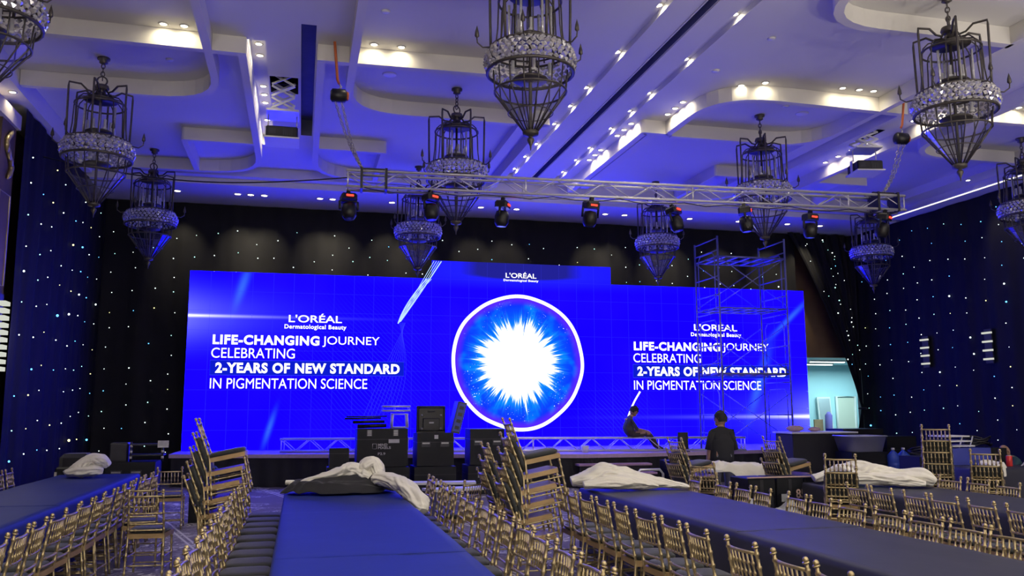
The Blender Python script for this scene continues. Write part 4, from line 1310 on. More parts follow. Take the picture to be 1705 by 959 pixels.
def long_table(label, x0, x1, y0, y1):
    t = thing('banquet_table', label, 'table', ((x0 + x1) / 2, (y0 + y1) / 2, 0), group='long banquet tables')
    w, d = (x1 - x0) / 2 - 0.03, (y1 - y0) / 2
    part('tabletop', B().box(-w, -d, 0.715, w, d, 0.75), 'white', t)
    for sx in (-1, 1):
        for k in range(3):
            y = -d + 0.3 + k * (2 * d - 0.6) / 2
            part('leg', B().tube([(sx * (w - 0.12), y, 0), (sx * (w - 0.12), y, 0.714)], 0.016, 6), 'steel', t)
    return t
CX0, CX1 = -0.13, 1.17
long_table('long banquet table under blue cloths in the middle foreground', CX0, CX1, 2.6, 11.0)
tablecloth('dark blue cloth on the near end of the central table', CX0, CX1, 2.5, 6.2, 0.762, (0.72, 0.72, 0.72, 0.004), seed=1)
tablecloth('dark blue cloth on the middle of the central table', CX0, CX1, 6.1, 8.75, 0.766, (0.72, 0.72, 0.006, 0.006), seed=2)
tablecloth('dark blue cloth on the far end of the central table', CX0, CX1, 8.65, 11.0, 0.762, (0.72, 0.72, 0.004, 0.72), seed=3)
long_table('long banquet table right of the middle aisle chairs', 3.48, 4.62, 2.9, 10.5)
tablecloth('dark cloth on the near part of the right-hand long table', 3.48, 4.62, 2.9, 6.6, 0.762, (0.72, 0.2, 0.72, 0.004), 4, 'charcoal')
tablecloth('dark cloth on the far part of the right-hand long table', 3.48, 4.62, 6.5, 10.5, 0.765, (0.72, 0.2, 0.006, 0.72), 5, 'charcoal')
long_table('long banquet table at the far right under a dark cloth', 6.62, 7.78, 5.0, 10.5)
tablecloth('dark cloth on the long table at the far right', 6.62, 7.78, 5.0, 10.5, 0.762, (0.72, 0.2, 0.72, 0.72), 6, 'charcoal')
long_table('long banquet table at the left with its white far edge showing', -3.58, -2.44, 6.0, 14.95)
tablecloth('dark blue cloth on the near part of the left table', -3.58, -2.44, 6.0, 10.2, 0.762, (0.72, 0.72, 0.72, 0.004), seed=7)
tablecloth('dark blue cloth on the far part of the left table', -3.58, -2.44, 10.1, 14.75, 0.765, (0.72, 0.72, 0.006, 0.1), seed=8)
long_table('white folding table behind the far end of the left table', -1.9, -1.0, 16.0, 16.7) if False else None

# ================================================================== CHAIRS (local: faces +Y, origin on the floor)
def bamboo(pts, r, beads, n=8, res=26, bulge=1.45):
    P = [Vector(p) for p in pts]
    cum = [0]
    for i in range(len(P) - 1):
        cum.append(cum[-1] + (P[i + 1] - P[i]).length)
    L = cum[-1]
    def at(s):
        for i in range(len(P) - 1):
            if s <= cum[i + 1] or i == len(P) - 2:
                return P[i].lerp(P[i + 1], (s - cum[i]) / max(1e-6, cum[i + 1] - cum[i]))
    ss = set([0.0, L])
    for c in cum:
        ss.add(c)
    for bd in beads:
        for d in (-0.014, -0.005, 0.005, 0.014):
            ss.add(min(L, max(0, bd * L + d)))
    ss = sorted(ss)
    out, rs = [], []
    for s in ss:
        k = min([abs(s - bd * L) for bd in beads] or [1])
        out.append(at(s))
        rs.append(r * (bulge if k < 0.008 else 1.0))
    q, qr = [out[0]], [rs[0]]
    for p, rr in zip(out[1:], rs[1:]):
        if (p - q[-1]).length > 1e-5:
            q.append(p); qr.append(rr)
    return B().tube(q, qr, n)
CHR = {}
for sx in (-1, 1):
    b = bamboo([(sx * 0.19, -0.235, 0), (sx * 0.18, -0.19, 0.44), (sx * 0.17, -0.265, 0.885)], 0.0115, (0.06, 0.14, 0.26, 0.36, 0.56, 0.67, 0.76, 0.86, 0.955))
    b.ball((sx * 0.17, -0.268, 0.904), 0.0185, n=8, k=5)
    b.tube([(sx * 0.17, -0.266, 0.884), (sx * 0.17, -0.268, 0.892)], 0.021, 8)
    CHR['post%d' % sx] = weld(b, 'back_post', 'gold')
    CHR['leg%d' % sx] = bamboo([(sx * 0.195, 0.185, 0), (sx * 0.185, 0.175, 0.42)], 0.0115, (0.12, 0.3, 0.5, 0.72, 0.9)).mesh('leg', 'gold')
def arcrail(w, y, z, bow, r, beads=(0.06, 0.2, 0.8, 0.94)):
    return bamboo([(-w, y, z), (-w * 0.5, y - bow * 0.75, z), (0, y - bow, z), (w * 0.5, y - bow * 0.75, z), (w, y, z)], r, beads, 7)
CHR['rail0'] = arcrail(0.165, -0.258, 0.845, 0.018, 0.0110, ()).mesh('top_rail', 'gold')
CHR['rail1'] = arcrail(0.168, -0.228, 0.665, 0.016, 0.009).mesh('back_rail', 'gold')
CHR['rail2'] = arcrail(0.172, -0.207, 0.555, 0.014, 0.009).mesh('back_rail', 'gold')
CHR['rail3'] = arcrail(0.172, -0.196, 0.49, 0.012, 0.0088).mesh('back_rail', 'gold')
SPX = [-0.118, -0.071, -0.024, 0.024, 0.071, 0.118]
CHR['spin'] = bamboo([(0, -0.244, 0.665), (0, -0.274, 0.845)], 0.0068, (0.28, 0.62), 6, bulge=1.75).mesh('spindle', 'gold')
fr = B()
outer = [(-0.19, -0.20), (0.19, -0.20), (0.205, 0.19), (0.13, 0.205), (-0.13, 0.205), (-0.205, 0.19)]
fr.prism(outer, 0.405, 0.452)
CHR['frame'] = fr.mesh('seat_frame', 'wood')
def cush(thk=0.045):
    b = B()
    n = 28
    def ringp(k, z):
        out = []
        for j in range(n):
            t = 2 * math.pi * j / n
            c, s = math.cos(t), math.sin(t)
            e = 0.45
            x = 0.195 * k * math.copysign(abs(c) ** e, c)
            y = 0.195 * k * math.copysign(abs(s) ** e, s)
            out.append((x * (1 + 0.05 * (y / 0.195)), y, z))
        return out
    rs = [ringp(0.93, 0.0), ringp(1.0, 0.012), ringp(1.0, thk * 0.7), ringp(0.92, thk), ringp(0.6, thk + 0.006)]
    vs = sum(rs, []) + [(0, 0, thk + 0.008)]
    fs = []
    for i in range(4):
        for j in range(n):
            q = (j + 1) % n
            fs.append((i * n + j, i * n + q, i * n + n + q, i * n + n + j))
    fs += [(4 * n + j, 4 * n + (j + 1) % n, 5 * n) for j in range(n)] + [tuple(range(n - 1, -1, -1))]
    b._add(vs, fs, True)
    return b.mesh('seat_cushion', 'cushion')
CHR['cush'] = cush()
def stretch(p, q, r=0.0075):
    return bamboo([p, q], r, (0.15, 0.5, 0.85), 6)
STR = [((-0.19, 0.183, 0.10), (0.19, 0.183, 0.10)), ((-0.188, 0.18, 0.20), (0.188, 0.18, 0.20)), ((-0.187, -0.222, 0.13), (0.187, -0.222, 0.13)),
       ((-0.19, -0.225, 0.10), (-0.193, 0.183, 0.10)), ((0.19, -0.225, 0.10), (0.193, 0.183, 0.10)), ((-0.186, -0.214, 0.21), (-0.19, 0.18, 0.21)), ((0.186, -0.214, 0.21), (0.19, 0.18, 0.21))]
STM = [stretch(*s).mesh('stretcher', 'gold') for s in STR]
def chair_spec(cushion):
    s = [('seat_frame', CHR['frame'], I4, None, None)]
    if cushion == 'flat':
        s.append(('seat_cushion', CHR['cush'], Matrix.Translation((0, 0, 0.453)), None, None))
    else:
        s.append(('seat_cushion', CHR['cush'], Matrix.Translation((0, -0.165, 0.665)) @ Matrix.Rotation(R(100), 4, 'X'), None, 'black cushion tucked upright against the backrest'))
    for sx in (-1, 1):
        s.append(('back_post', CHR['post%d' % sx], I4, None, None))
        s.append(('leg', CHR['leg%d' % sx], I4, None, None))
    s.append(('top_rail', CHR['rail0'], I4, None, None))
    for k in (1, 2, 3):
        s.append(('back_rail', CHR['rail%d' % k], I4, None, None))
    for x in SPX:
        s.append(('spindle', CHR['spin'], Matrix.Translation((x, 0.016 * (abs(x) / 0.165) ** 2, 0)), None, None))
    for m_ in STM:
        s.append(('stretcher', m_, I4, None, None))
    return s
FLAT, UPR = chair_spec('flat'), chair_spec('upright')
def chair(label, group, x, y, rz, z=0.0, tilt=0.0, spec=None, jit=True):
    if jit:
        rz += rnd.uniform(-0.07, 0.07)
        x += rnd.uniform(-0.012, 0.012)
    m_ = Matrix.Translation((x, y, z)) @ Matrix.Rotation(rz, 4, 'Z') @ Matrix.Translation((0, -0.19, 0.1)) @ Matrix.Rotation(tilt, 4, 'X') @ Matrix.Translation((0, 0.19, -0.1))
    return spawn('chiavari_chair', spec or FLAT, label, 'chair', m_, group)
ROWS = [
    ('on the aisle side of the left table', -2.19, 90, [6.55, 7.05, 7.48, 8.03, 8.47, 9.03, 9.48, 10.03, 10.5, 11.0, 11.45, 11.95, 12.45, 12.95]),
    ('on the left side of the central table', -0.37, -90, [4.65, 5.1, 5.52, 5.95, 6.4, 6.85, 7.28, 7.72, 8.17, 8.62, 9.12, 9.65, 10.12, 10.6, 11.1]),
    ('on the right side of the central table', 1.385, 90, [4.25, 4.77, 5.31, 5.87, 6.32, 6.85, 7.30, 7.75, 8.32, 8.75, 9.28, 9.70, 10.2, 10.68, 11.12]),
    ('on the left side of the right-hand long table', 3.06, -90, [4.16, 4.62, 5.2, 5.8, 6.28, 6.77, 7.31, 7.8, 8.27, 8.72, 9.16]),
    ('on the far side of the right-hand long table', 4.59, 90, [5.12, 5.54, 5.95, 6.40, 6.91, 7.40, 7.82, 8.45, 8.87, 9.33, 10.08]),
    ('on the near side of the far right table', 6.37, -90, [6.3, 6.77, 7.24, 7.64, 8.16, 8.62]),
    ('on the far side of the far right table', 7.65, 90, [7.9, 8.35, 8.8, 9.24, 9.75]),
    ('at the right edge behind the far right table', 9.35, -90, [8.55, 9.02]),
    ('on the wall side of the left table', -3.82, -90, [13.55, 14.05]),
]
for nm, x, rz, ys in ROWS:
    for k, y in enumerate(ys):
        chair('gold chair %s, %s from the camera' % (nm, ORD[k]), 'chairs ' + nm, x, y, R(rz))
G1 = 'loose chairs in the aisles'
chair('gold chair facing the stage in the left aisle, the nearer of two', G1, -1.53, 10.19, R(-2))
chair('gold chair facing the stage in the left aisle, the farther of two', G1, -1.73, 10.90, R(2))
chair('gold chair facing the stage at the far end of the left table', G1, -1.87, 14.05, R(3))
chair('gold chair standing askew at the far end of the central table', G1, 1.90, 10.55, R(42))
def stack(n, x, y, rz, where, tilt=11, drift=0.024, pitch=0.155):
    for i in range(n):
        d = Vector((-math.sin(rz), math.cos(rz), 0)) * drift * i
        lvl = 'bottom' if i == 0 else ('top' if i == n - 1 else ORD[i] + ' from bottom')
        chair('gold chair, %s of stack %s' % (lvl, where), 'chairs stacked ' + where, x + d.x, y + d.y, rz, i * pitch, R(tilt) if i else 0.0, FLAT if i == n - 1 else UPR, False)
stack(6, -0.82, 10.34, R(-90), 'left of the central table')
stack(6, 2.45, 9.0, R(-90), 'nearer right of the central table')
stack(4, 2.56, 10.42, R(-88), 'farther right of the central table')
stack(5, 8.72, 10.42, R(-40), 'at the far right before the right curtain', 5, 0.012)
stack(3, 8.98, 9.82, R(-43), 'at the right beside the blue case', 5, 0.012)
stack(4, 5.52, 11.45, R(-80), 'left of the standing man')
stack(2, 5.48, 10.85, R(-50), 'before the standing man', 8)
stack(4, 6.98, 11.35, R(-78), 'behind the wrapped boxes')
stack(3, 6.47, 9.42, R(-33), 'at the far end of the far right table', 6, 0.012)

# ================================================================== CLOTH HEAPS
def heap(name, label, cx, cy, z, rx, ry, bumps, seed, mat='white_cloth', drop=None, fold_amp=0.05, n=46, cat='cloth'):
    """crumpled cloth: bumps = (x, y, radius x, radius y, height) about the centre"""
    def h(x, y):
        e = (x / rx) ** 2 + (y / ry) ** 2
        if e >= 1:
            return 0.0
        edge = min(1.0, (1 - e) * 3.0)
        v = 0.04
        for bx_, by_, sx, sy, hh in bumps:
            v += hh * math.exp(-((x - bx_) / sx) ** 2 - ((y - by_) / sy) ** 2)
        q = Vector((x * 4.0, y * 4.0, seed))
        q = q + Vector((mnoise.noise(q * 0.7), mnoise.noise(q * 0.7 + Vector((9, 2, 1))), 0)) * 0.9
        ca, sa = math.cos(seed * 1.7), math.sin(seed * 1.7)
        qa = Vector((q.x * ca + q.y * sa, (-q.x * sa + q.y * ca) * 0.35, q.z))
        rid = 1 - abs(mnoise.noise(qa * 1.1)) * 2.6
        rid2 = 1 - abs(mnoise.noise(qa * 2.3 + Vector((3, 1, 0)))) * 2.4
        return edge * (v * (0.62 + 0.42 * rid) + fold_amp * rid2 * 0.75 + fold_amp * 0.6)
    def fn(a, c):
        u = -1 + 2 * a
        w_ = -1 + 2 * c
        s = math.sqrt(max(1e-9, 1 - 0.5 * w_ * w_)); t = math.sqrt(max(1e-9, 1 - 0.5 * u * u))
        k = 1 + 0.10 * mnoise.noise((u * 2, w_ * 2, seed + 9))
        x, y = u * s * rx * k, w_ * t * ry * k
        zz = h(x / max(k, 1), y / max(k, 1))
        if drop:
            zz += drop(cx + x, cy + y)
        return (x, y, zz)
    b = B().grid(n, n, fn)
    o = link(name, b.mesh(name, mat), None, (cx, cy, z))
    md = o.modifiers.new('thickness', 'SOLIDIFY')
    md.thickness = 0.012
    md.offset = -1
    ms = o.modifiers.new('smooth', 'SUBSURF')
    ms.levels = 1
    ms.render_levels = 1
    return tag(o, label, cat)
ZT = 0.785
heap('black_cloth', 'crumpled black cloth under the cream cloth on the central table', 0.50, 10.66, ZT, 0.68, 0.36, [(-0.2, -0.05, 0.5, 0.3, 0.07), (0.25, 0.0, 0.3, 0.25, 0.09)], 3, 'black_cloth')
def cloth_roll(b, pts, rs, seed, n=40, sub=16, flat=0.75):
    P = [Vector(p) for p in pts]
    out, rr = [], []
    for i in range(len(P) - 1):
        p0, p1, p2, p3 = P[max(0, i - 1)], P[i], P[i + 1], P[min(len(P) - 1, i + 2)]
        for k in range(sub):
            t = k / sub
            out.append(0.5 * ((2 * p1) + (p2 - p0) * t + (2 * p0 - 5 * p1 + 4 * p2 - p3) * t * t + (3 * p1 - p0 - 3 * p2 + p3) * t ** 3))
            rr.append(rs[i] * (1 - t) + rs[i + 1] * t)
    out.append(P[-1]); rr.append(rs[-1])
    o0 = len(b.v)
    b.tube(out, rr, n)
    for i in range(len(out)):
        for j in range(n):
            v = Vector(b.v[o0 + i * n + j])
            d = v - out[i]
            a = 2 * math.pi * j / n
            sl = i / sub
            w1 = mnoise.noise((sl * 0.6, seed, a * 0.3)) * 1.5
            rg = 1 - abs(mnoise.noise((math.cos(a + w1) * 2.0, math.sin(a + w1) * 2.0 + seed, sl * 0.55))) * 2.4
            rg2 = 1 - abs(mnoise.noise((math.cos(a) * 3.2 + 5, math.sin(a) * 3.2 + seed, sl * 1.3))) * 2.4
            k = 0.88 + 0.30 * mnoise.noise((math.cos(a) * 1.2, math.sin(a) * 1.2 + seed, sl * 0.9)) + 0.26 * rg + 0.12 * rg2
            q = out[i] + Vector((d.x * k, d.y * k * 1.5, d.z * k * flat))
            b.v[o0 + i * n + j] = tuple(q)
    return b
def rolled_cloth(label, paths, seed):
    b = B()
    for k, (pts, rs) in enumerate(paths):
        cloth_roll(b, pts, rs, seed + k * 3.3)
    o = link('cream_cloth', b.mesh('cream_cloth', 'white_cloth'))
    ms = o.modifiers.new('smooth', 'SUBSURF')
    ms.levels = ms.render_levels = 1
    return tag(o, label, 'cloth')
rolled_cloth('cream cloth thrown over the far end of the central table', [
    ([(-0.14, 10.72, 0.90), (0.02, 10.70, 0.89), (0.25, 10.68, 0.93), (0.48, 10.66, 0.99), (0.62, 10.66, 1.04), (0.74, 10.66, 0.99), (0.85, 10.62, 0.93)], [0.03, 0.05, 0.075, 0.095, 0.10, 0.10, 0.08]),
    ([(0.70, 10.72, 0.92), (0.76, 10.68, 1.02), (0.83, 10.66, 1.11), (0.90, 10.66, 1.10), (0.94, 10.62, 1.00), (0.98, 10.58, 0.93)], [0.08, 0.09, 0.085, 0.08, 0.085, 0.08]),
    ([(0.90, 10.55, 0.94), (1.02, 10.40, 0.93), (1.14, 10.15, 0.90), (1.24, 9.85, 0.84), (1.31, 9.58, 0.74), (1.33, 9.42, 0.66)], [0.07, 0.10, 0.105, 0.10, 0.09, 0.05])], 2.0)
rolled_cloth('cream cloth lying on the far end of the right-hand long table', [
    ([(3.30, 10.35, 0.86), (3.50, 10.28, 0.90), (3.72, 10.22, 0.95), (3.95, 10.18, 0.92), (4.2, 10.12, 0.87), (4.5, 9.98, 0.83), (4.68, 9.9, 0.80)], [0.07, 0.12, 0.15, 0.13, 0.10, 0.06, 0.02]),
    ([(3.36, 10.05, 0.84), (3.6, 9.98, 0.87), (3.85, 9.98, 0.87), (4.1, 10.0, 0.84), (4.3, 9.98, 0.81)], [0.05, 0.09, 0.10, 0.08, 0.03]),
    ([(3.55, 10.3, 0.98), (3.68, 10.24, 1.03), (3.82, 10.2, 0.99), (3.95, 10.16, 0.93)], [0.05, 0.08, 0.08, 0.05])], 11.0)
rolled_cloth('cream cloth bundled on the far end of the left table', [
    ([(-3.34, 14.2, 0.83), (-3.24, 14.15, 0.86), (-3.10, 14.12, 0.95), (-2.98, 14.12, 1.02), (-2.86, 14.15, 1.0), (-2.80, 14.2, 0.92)], [0.06, 0.09, 0.12, 0.11, 0.10, 0.06]),
    ([(-3.30, 14.02, 0.84), (-3.12, 13.98, 0.86), (-2.95, 14.0, 0.87), (-2.82, 14.05, 0.85)], [0.06, 0.10, 0.10, 0.05])], 7.0)
rolled_cloth('cream cloth lying across the far end of the far right table', [
    ([(6.66, 10.3, 0.83), (6.85, 10.2, 0.88), (7.05, 10.0, 0.92), (7.22, 9.85, 0.93), (7.42, 9.65, 0.90), (7.62, 9.42, 0.88), (7.72, 9.3, 0.82)], [0.06, 0.11, 0.14, 0.13, 0.12, 0.13, 0.06]),
    ([(6.70, 9.95, 0.82), (6.95, 9.75, 0.86), (7.15, 9.6, 0.86), (7.4, 9.4, 0.85), (7.55, 9.25, 0.82)], [0.05, 0.09, 0.09, 0.09, 0.04]),
    ([(7.0, 10.05, 1.0), (7.12, 9.95, 1.02), (7.28, 9.82, 0.98)], [0.05, 0.07, 0.05])], 17.0)

# ================================================================== PEOPLE
def person(name, label, loc, rz, J, bones, mats, hands, hair=None, extras=None):
    """J: joints name -> (x, y, z, r); bones: (a, b, material index). Skin-modifier body, one continuous mesh"""
    names = list(J)
    idx = {n_: i for i, n_ in enumerate(names)}
    verts = [J[n_][:3] for n_ in names]
    rad = [J[n_][3] for n_ in names]
    edges = [(idx[a], idx[c]) for a, c, m_ in bones]
    seg = [(Vector(J[a][:3]), Vector(J[c][:3]), m_) for a, c, m_ in bones]
    for hb, fdir, side, curl in hands:
        base = Vector(J[hb][:3])
        fd = Vector(fdir).normalized()
        sd = Vector(side).normalized()
        cu_ = Vector(curl).normalized()
        wi = idx[hb]
        palm = base + fd * 0.06
        pi_ = len(verts)
        verts.append(tuple(palm)); rad.append(0.028)
        edges.append((wi, pi_)); seg.append((base, palm, 3))
        for k in range(4):
            off = (k - 1.5) * 0.019
            ln = (0.062, 0.072, 0.066, 0.05)[k]
            p1 = palm + fd * 0.028 + sd * off
            p2 = p1 + fd * ln * 0.5 + cu_ * 0.006
            p3 = p2 + fd * ln * 0.42 + cu_ * 0.026
            s0 = pi_
            for p in (p1, p2, p3):
                verts.append(tuple(p)); rad.append(0.0088)
                edges.append((s0, len(verts) - 1)); s0 = len(verts) - 1
            seg.append((palm, p3, 3))
        p1 = base + fd * 0.03 - sd * 0.036
        p2 = p1 + fd * 0.035 - sd * 0.012 + cu_ * 0.008
        p3 = p2 + fd * 0.026 + cu_ * 0.012
        s0 = wi
        for p in (p1, p2, p3):
            verts.append(tuple(p)); rad.append(0.0098)
            edges.append((s0, len(verts) - 1)); s0 = len(verts) - 1
        seg.append((base, p3, 3))
    me = bpy.data.meshes.new(name)
    me.from_pydata(verts, edges, [])
    ob = bpy.data.objects.new(name, me)
    COL.objects.link(ob)
    sk_ = ob.modifiers.new('skin', 'SKIN')
    sk_.use_smooth_shade = True
    for i, v in enumerate(me.skin_vertices[0].data):
        v.radius = (rad[i], rad[i])
        v.use_root = (i == idx['pelvis'])
    sb = ob.modifiers.new('sub', 'SUBSURF')
    sb.levels = 2
    sb.render_levels = 2
    dg = bpy.context.evaluated_depsgraph_get()
    dg.update()
    em = bpy.data.meshes.new_from_object(ob.evaluated_get(dg))
    bpy.data.objects.remove(ob)
    em.name = name
    em.materials.clear()
    for m_ in mats:
        em.materials.append(M[m_])
    for p in em.polygons:
        c = p.center
        best, bi = 1e9, 0
        for a, q, m_ in seg:
            d = q - a
            L2 = max(1e-9, d.length_squared)
            t = max(0, min(1, (c - a).dot(d) / L2))
            e = (c - (a + d * t)).length
            if e < best:
                best, bi = e, m_
        p.material_index = min(bi, len(mats) - 1)
        p.use_smooth = True
    o = link(name, em, None, mat=Matrix.Translation(loc) @ Matrix.Rotation(rz, 4, 'Z'))
    tag(o, label, 'person')
    return o
def head_parts(o, c, fwd, up, hairmat, cap=None, bald=False):
    """face details and hair around head centre c (local), facing fwd"""
    c = Vector(c); f = Vector(fwd).normalized(); u = Vector(up).normalized(); s = f.cross(u).normalized()
    u = s.cross(f)
    m_ = Matrix(((s.x, f.x, u.x, c.x), (s.y, f.y, u.y, c.y), (s.z, f.z, u.z, c.z), (0, 0, 0, 1)))
    fb = B()
    fb.ball((0, 0, 0), 0.078, 0.098, 0.118, 14, 10)
    fb.ball((0, 0.055, -0.07), 0.05, 0.05, 0.05, 10, 6)
    part('head', fb, 'skin', o, mat=m_)
    part('nose', B().lathe([(0.0, 0.03), (0.010, 0.0), (0.017, -0.03), (0.0, -0.035)], 8, (0, 0.102, 0.0)), 'skin', o, mat=m_)
    for sx in (-1, 1):
        part('ear', B().ball((sx * 0.08, -0.005, -0.005), 0.012, 0.022, 0.034, 8, 5), 'skin', o, mat=m_)
        part('eye', B().ball((sx * 0.032, 0.086, 0.012), 0.013, 0.010, 0.008, 8, 5), 'hair', o, mat=m_)
    part('mouth', B().ball((0, 0.094, -0.055), 0.022, 0.008, 0.006, 8, 4), 'red' if False else 'brown_trousers', o, mat=m_)
    if not bald:
        hb_ = B()
        def hp(a, q):
            t = 2 * math.pi * a
            ph = (0.62 if math.sin(t) < 0.25 else 0.44) * math.pi * q
            k = 1.05 + 0.18 * mnoise.noise((math.cos(t) * 3, math.sin(t) * 3, q * 6))
            return (0.089 * k * math.sin(ph) * math.cos(t), 0.110 * k * math.sin(ph) * math.sin(t) - 0.006, 0.130 * k * math.cos(ph))
        hb_.grid(22, 10, hp)
        part('hair', hb_, hairmat, o, mat=m_)
P1 = dict(pelvis=(0, 0, 0.13, 0.155), spine=(-0.05, 0, 0.27, 0.165), chest=(-0.03, 0, 0.42, 0.175), neck=(0.05, 0, 0.52, 0.055), headb=(0.10, 0, 0.58, 0.06),
          shl=(0.0, 0.17, 0.44, 0.065), ell=(0.14, 0.22, 0.23, 0.045), wrl=(0.36, 0.12, 0.20, 0.030),
          shr=(0.0, -0.17, 0.44, 0.065), elr=(0.15, -0.22, 0.22, 0.045), wrr=(0.37, -0.13, 0.19, 0.030),
          hpl=(0.06, 0.10, 0.10, 0.10), knl=(0.45, 0.12, 0.15, 0.082), anl=(0.70, 0.14, -0.20, 0.055), tol=(0.86, 0.15, -0.25, 0.036),
          hpr=(0.06, -0.10, 0.10, 0.10), knr=(0.44, -0.13, 0.14, 0.082), anr=(0.66, -0.14, -0.20, 0.055), tor=(0.80, -0.15, -0.25, 0.036))
BN = [('pelvis', 'spine', 0), ('spine', 'chest', 0), ('chest', 'neck', 0), ('neck', 'headb', 3), ('chest', 'shl', 0), ('shl', 'ell', 0), ('ell', 'wrl', 3), ('chest', 'shr', 0), ('shr', 'elr', 0), ('elr', 'wrr', 3),
      ('pelvis', 'hpl', 1), ('hpl', 'knl', 1), ('knl', 'anl', 1), ('anl', 'tol', 2), ('pelvis', 'hpr', 1), ('hpr', 'knr', 1), ('knr', 'anr', 1), ('anr', 'tor', 2)]
p1 = person('person', 'man in charcoal shirt and dark trousers sitting on the floor truss', (7.72, 19.55, 1.045), R(-6), P1, BN, ['grey_shirt', 'brown_trousers', 'black_plastic', 'skin'],
            [('wrl', (0.9, -0.2, -0.15), (0.1, -1, 0), (0, 0, -1)), ('wrr', (0.9, 0.2, -0.15), (0.1, 1, 0), (0, 0, -1))])
head_parts(p1, (0.135, 0, 0.655), (0.8, 0, -0.55), (0.55, 0, 0.8), 'hair')
part('shirt_print', B().box(-0.03, -0.165, 0.44, 0.03, -0.150, 0.49, Matrix.Rotation(0.2, 4, 'Z')), 'pink_tape', p1, (-0.12, 0.10, 0.0))
P2 = dict(pelvis=(0, 0, 0.95, 0.145), spine=(0, 0.0, 1.12, 0.15), chest=(0, -0.01, 1.30, 0.165), neck=(0, 0.01, 1.45, 0.058), headb=(0, 0.02, 1.50, 0.06),
          shl=(-0.15, 0, 1.37, 0.066), ell=(-0.205, 0.01, 1.10, 0.046), wrl=(-0.225, 0.08, 0.86, 0.030),
          shr=(0.15, 0, 1.37, 0.066), elr=(0.205, 0.05, 1.10, 0.046), wrr=(0.17, 0.25, 1.02, 0.030),
          hpl=(-0.10, 0, 0.88, 0.10), knl=(-0.11, 0.01, 0.48, 0.068), anl=(-0.11, -0.01, 0.09, 0.045), tol=(-0.12, 0.14, 0.04, 0.036),
          hpr=(0.10, 0, 0.88, 0.10), knr=(0.11, 0.03, 0.48, 0.068), anr=(0.12, 0.0, 0.09, 0.045), tor=(0.13, 0.15, 0.04, 0.036))
p2 = person('person', 'man in loose black shirt standing with his back to the hall', (6.75, 13.0, 0.0), R(-8), P2, BN, ['black_shirt', 'jeans', 'black_plastic', 'skin'],
            [('wrl', (0, 0.2, -1), (0, 1, 0.1), (1, 0, 0)), ('wrr', (-0.3, 1, -0.1), (1, 0, 0), (0, 0, -1))])
head_parts(p2, (0.0, 0.03, 1.585), (-0.75, 0.65, -0.1), (0, 0, 1), 'hair')
part('shirt_hem', B().lathe([(0.155, 0.86), (0.160, 0.98), (0.165, 1.10), (0.165, 1.2), (0.10, 1.34)], 16), 'black_shirt', p2, mat=Matrix.Scale(1.24, 4, (1, 0, 0)) @ Matrix.Scale(0.86, 4, (0, 1, 0)))
for sx in (-1, 1):
    part('sleeve', B().tube([(sx * 0.14, 0, 1.38), (sx * 0.18, 0.008, 1.25), (sx * 0.21, 0.012, 1.08)], [0.068, 0.068, 0.072], 12), 'black_shirt', p2)
P3 = dict(pelvis=(0, 0, 0.45, 0.14), spine=(0.03, 0.06, 0.60, 0.15), chest=(0.0, 0.05, 0.76, 0.16), neck=(-0.10, 0.0, 0.86, 0.06), headb=(-0.15, -0.02, 0.90, 0.06),
          shl=(-0.05, -0.16, 0.78, 0.075), ell=(-0.26, -0.2, 0.60, 0.05), wrl=(-0.42, -0.08, 0.62, 0.032),
          shr=(0.05, 0.19, 0.78, 0.075), elr=(-0.12, 0.30, 0.58, 0.05), wrr=(-0.32, 0.18, 0.60, 0.032),
          hpl=(-0.08, -0.08, 0.44, 0.10), knl=(-0.42, -0.12, 0.45, 0.07), anl=(-0.42, -0.12, 0.09, 0.045), tol=(-0.54, -0.13, 0.04, 0.036),
          hpr=(-0.02, 0.10, 0.44, 0.10), knr=(-0.36, 0.16, 0.45, 0.07), anr=(-0.38, 0.16, 0.09, 0.045), tor=(-0.5, 0.17, 0.04, 0.036))
p3 = person('person', 'bowed man in dark teal shirt seated at the right edge', (12.95, 13.5, 0.0), R(0), P3, BN, ['teal_shirt', 'brown_trousers', 'black_plastic', 'skin'],
            [('wrl', (-1, 0.2, -0.1), (0, 1, 0), (0, 0, -1)), ('wrr', (-1, -0.2, -0.1), (0, -1, 0), (0, 0, -1))])
head_parts(p3, (-0.20, -0.03, 0.955), (-0.8, -0.1, -0.55), (-0.5, 0, 0.85), 'hair', bald=True)
sto = thing('low_stool', 'low black stool under the bowed man', 'stool', (12.97, 13.5, 0))
part('stool_seat', B().lathe([(0.0, 0.28), (0.17, 0.28), (0.17, 0.315), (0.0, 0.32)], 14), 'black_plastic', sto)
for k in range(3):
    t = 2 * math.pi * k / 3
    part('leg', B().tube([(0.16 * math.cos(t), 0.16 * math.sin(t), 0), (0.12 * math.cos(t), 0.12 * math.sin(t), 0.279)], 0.014, 6), 'black_plastic', sto)

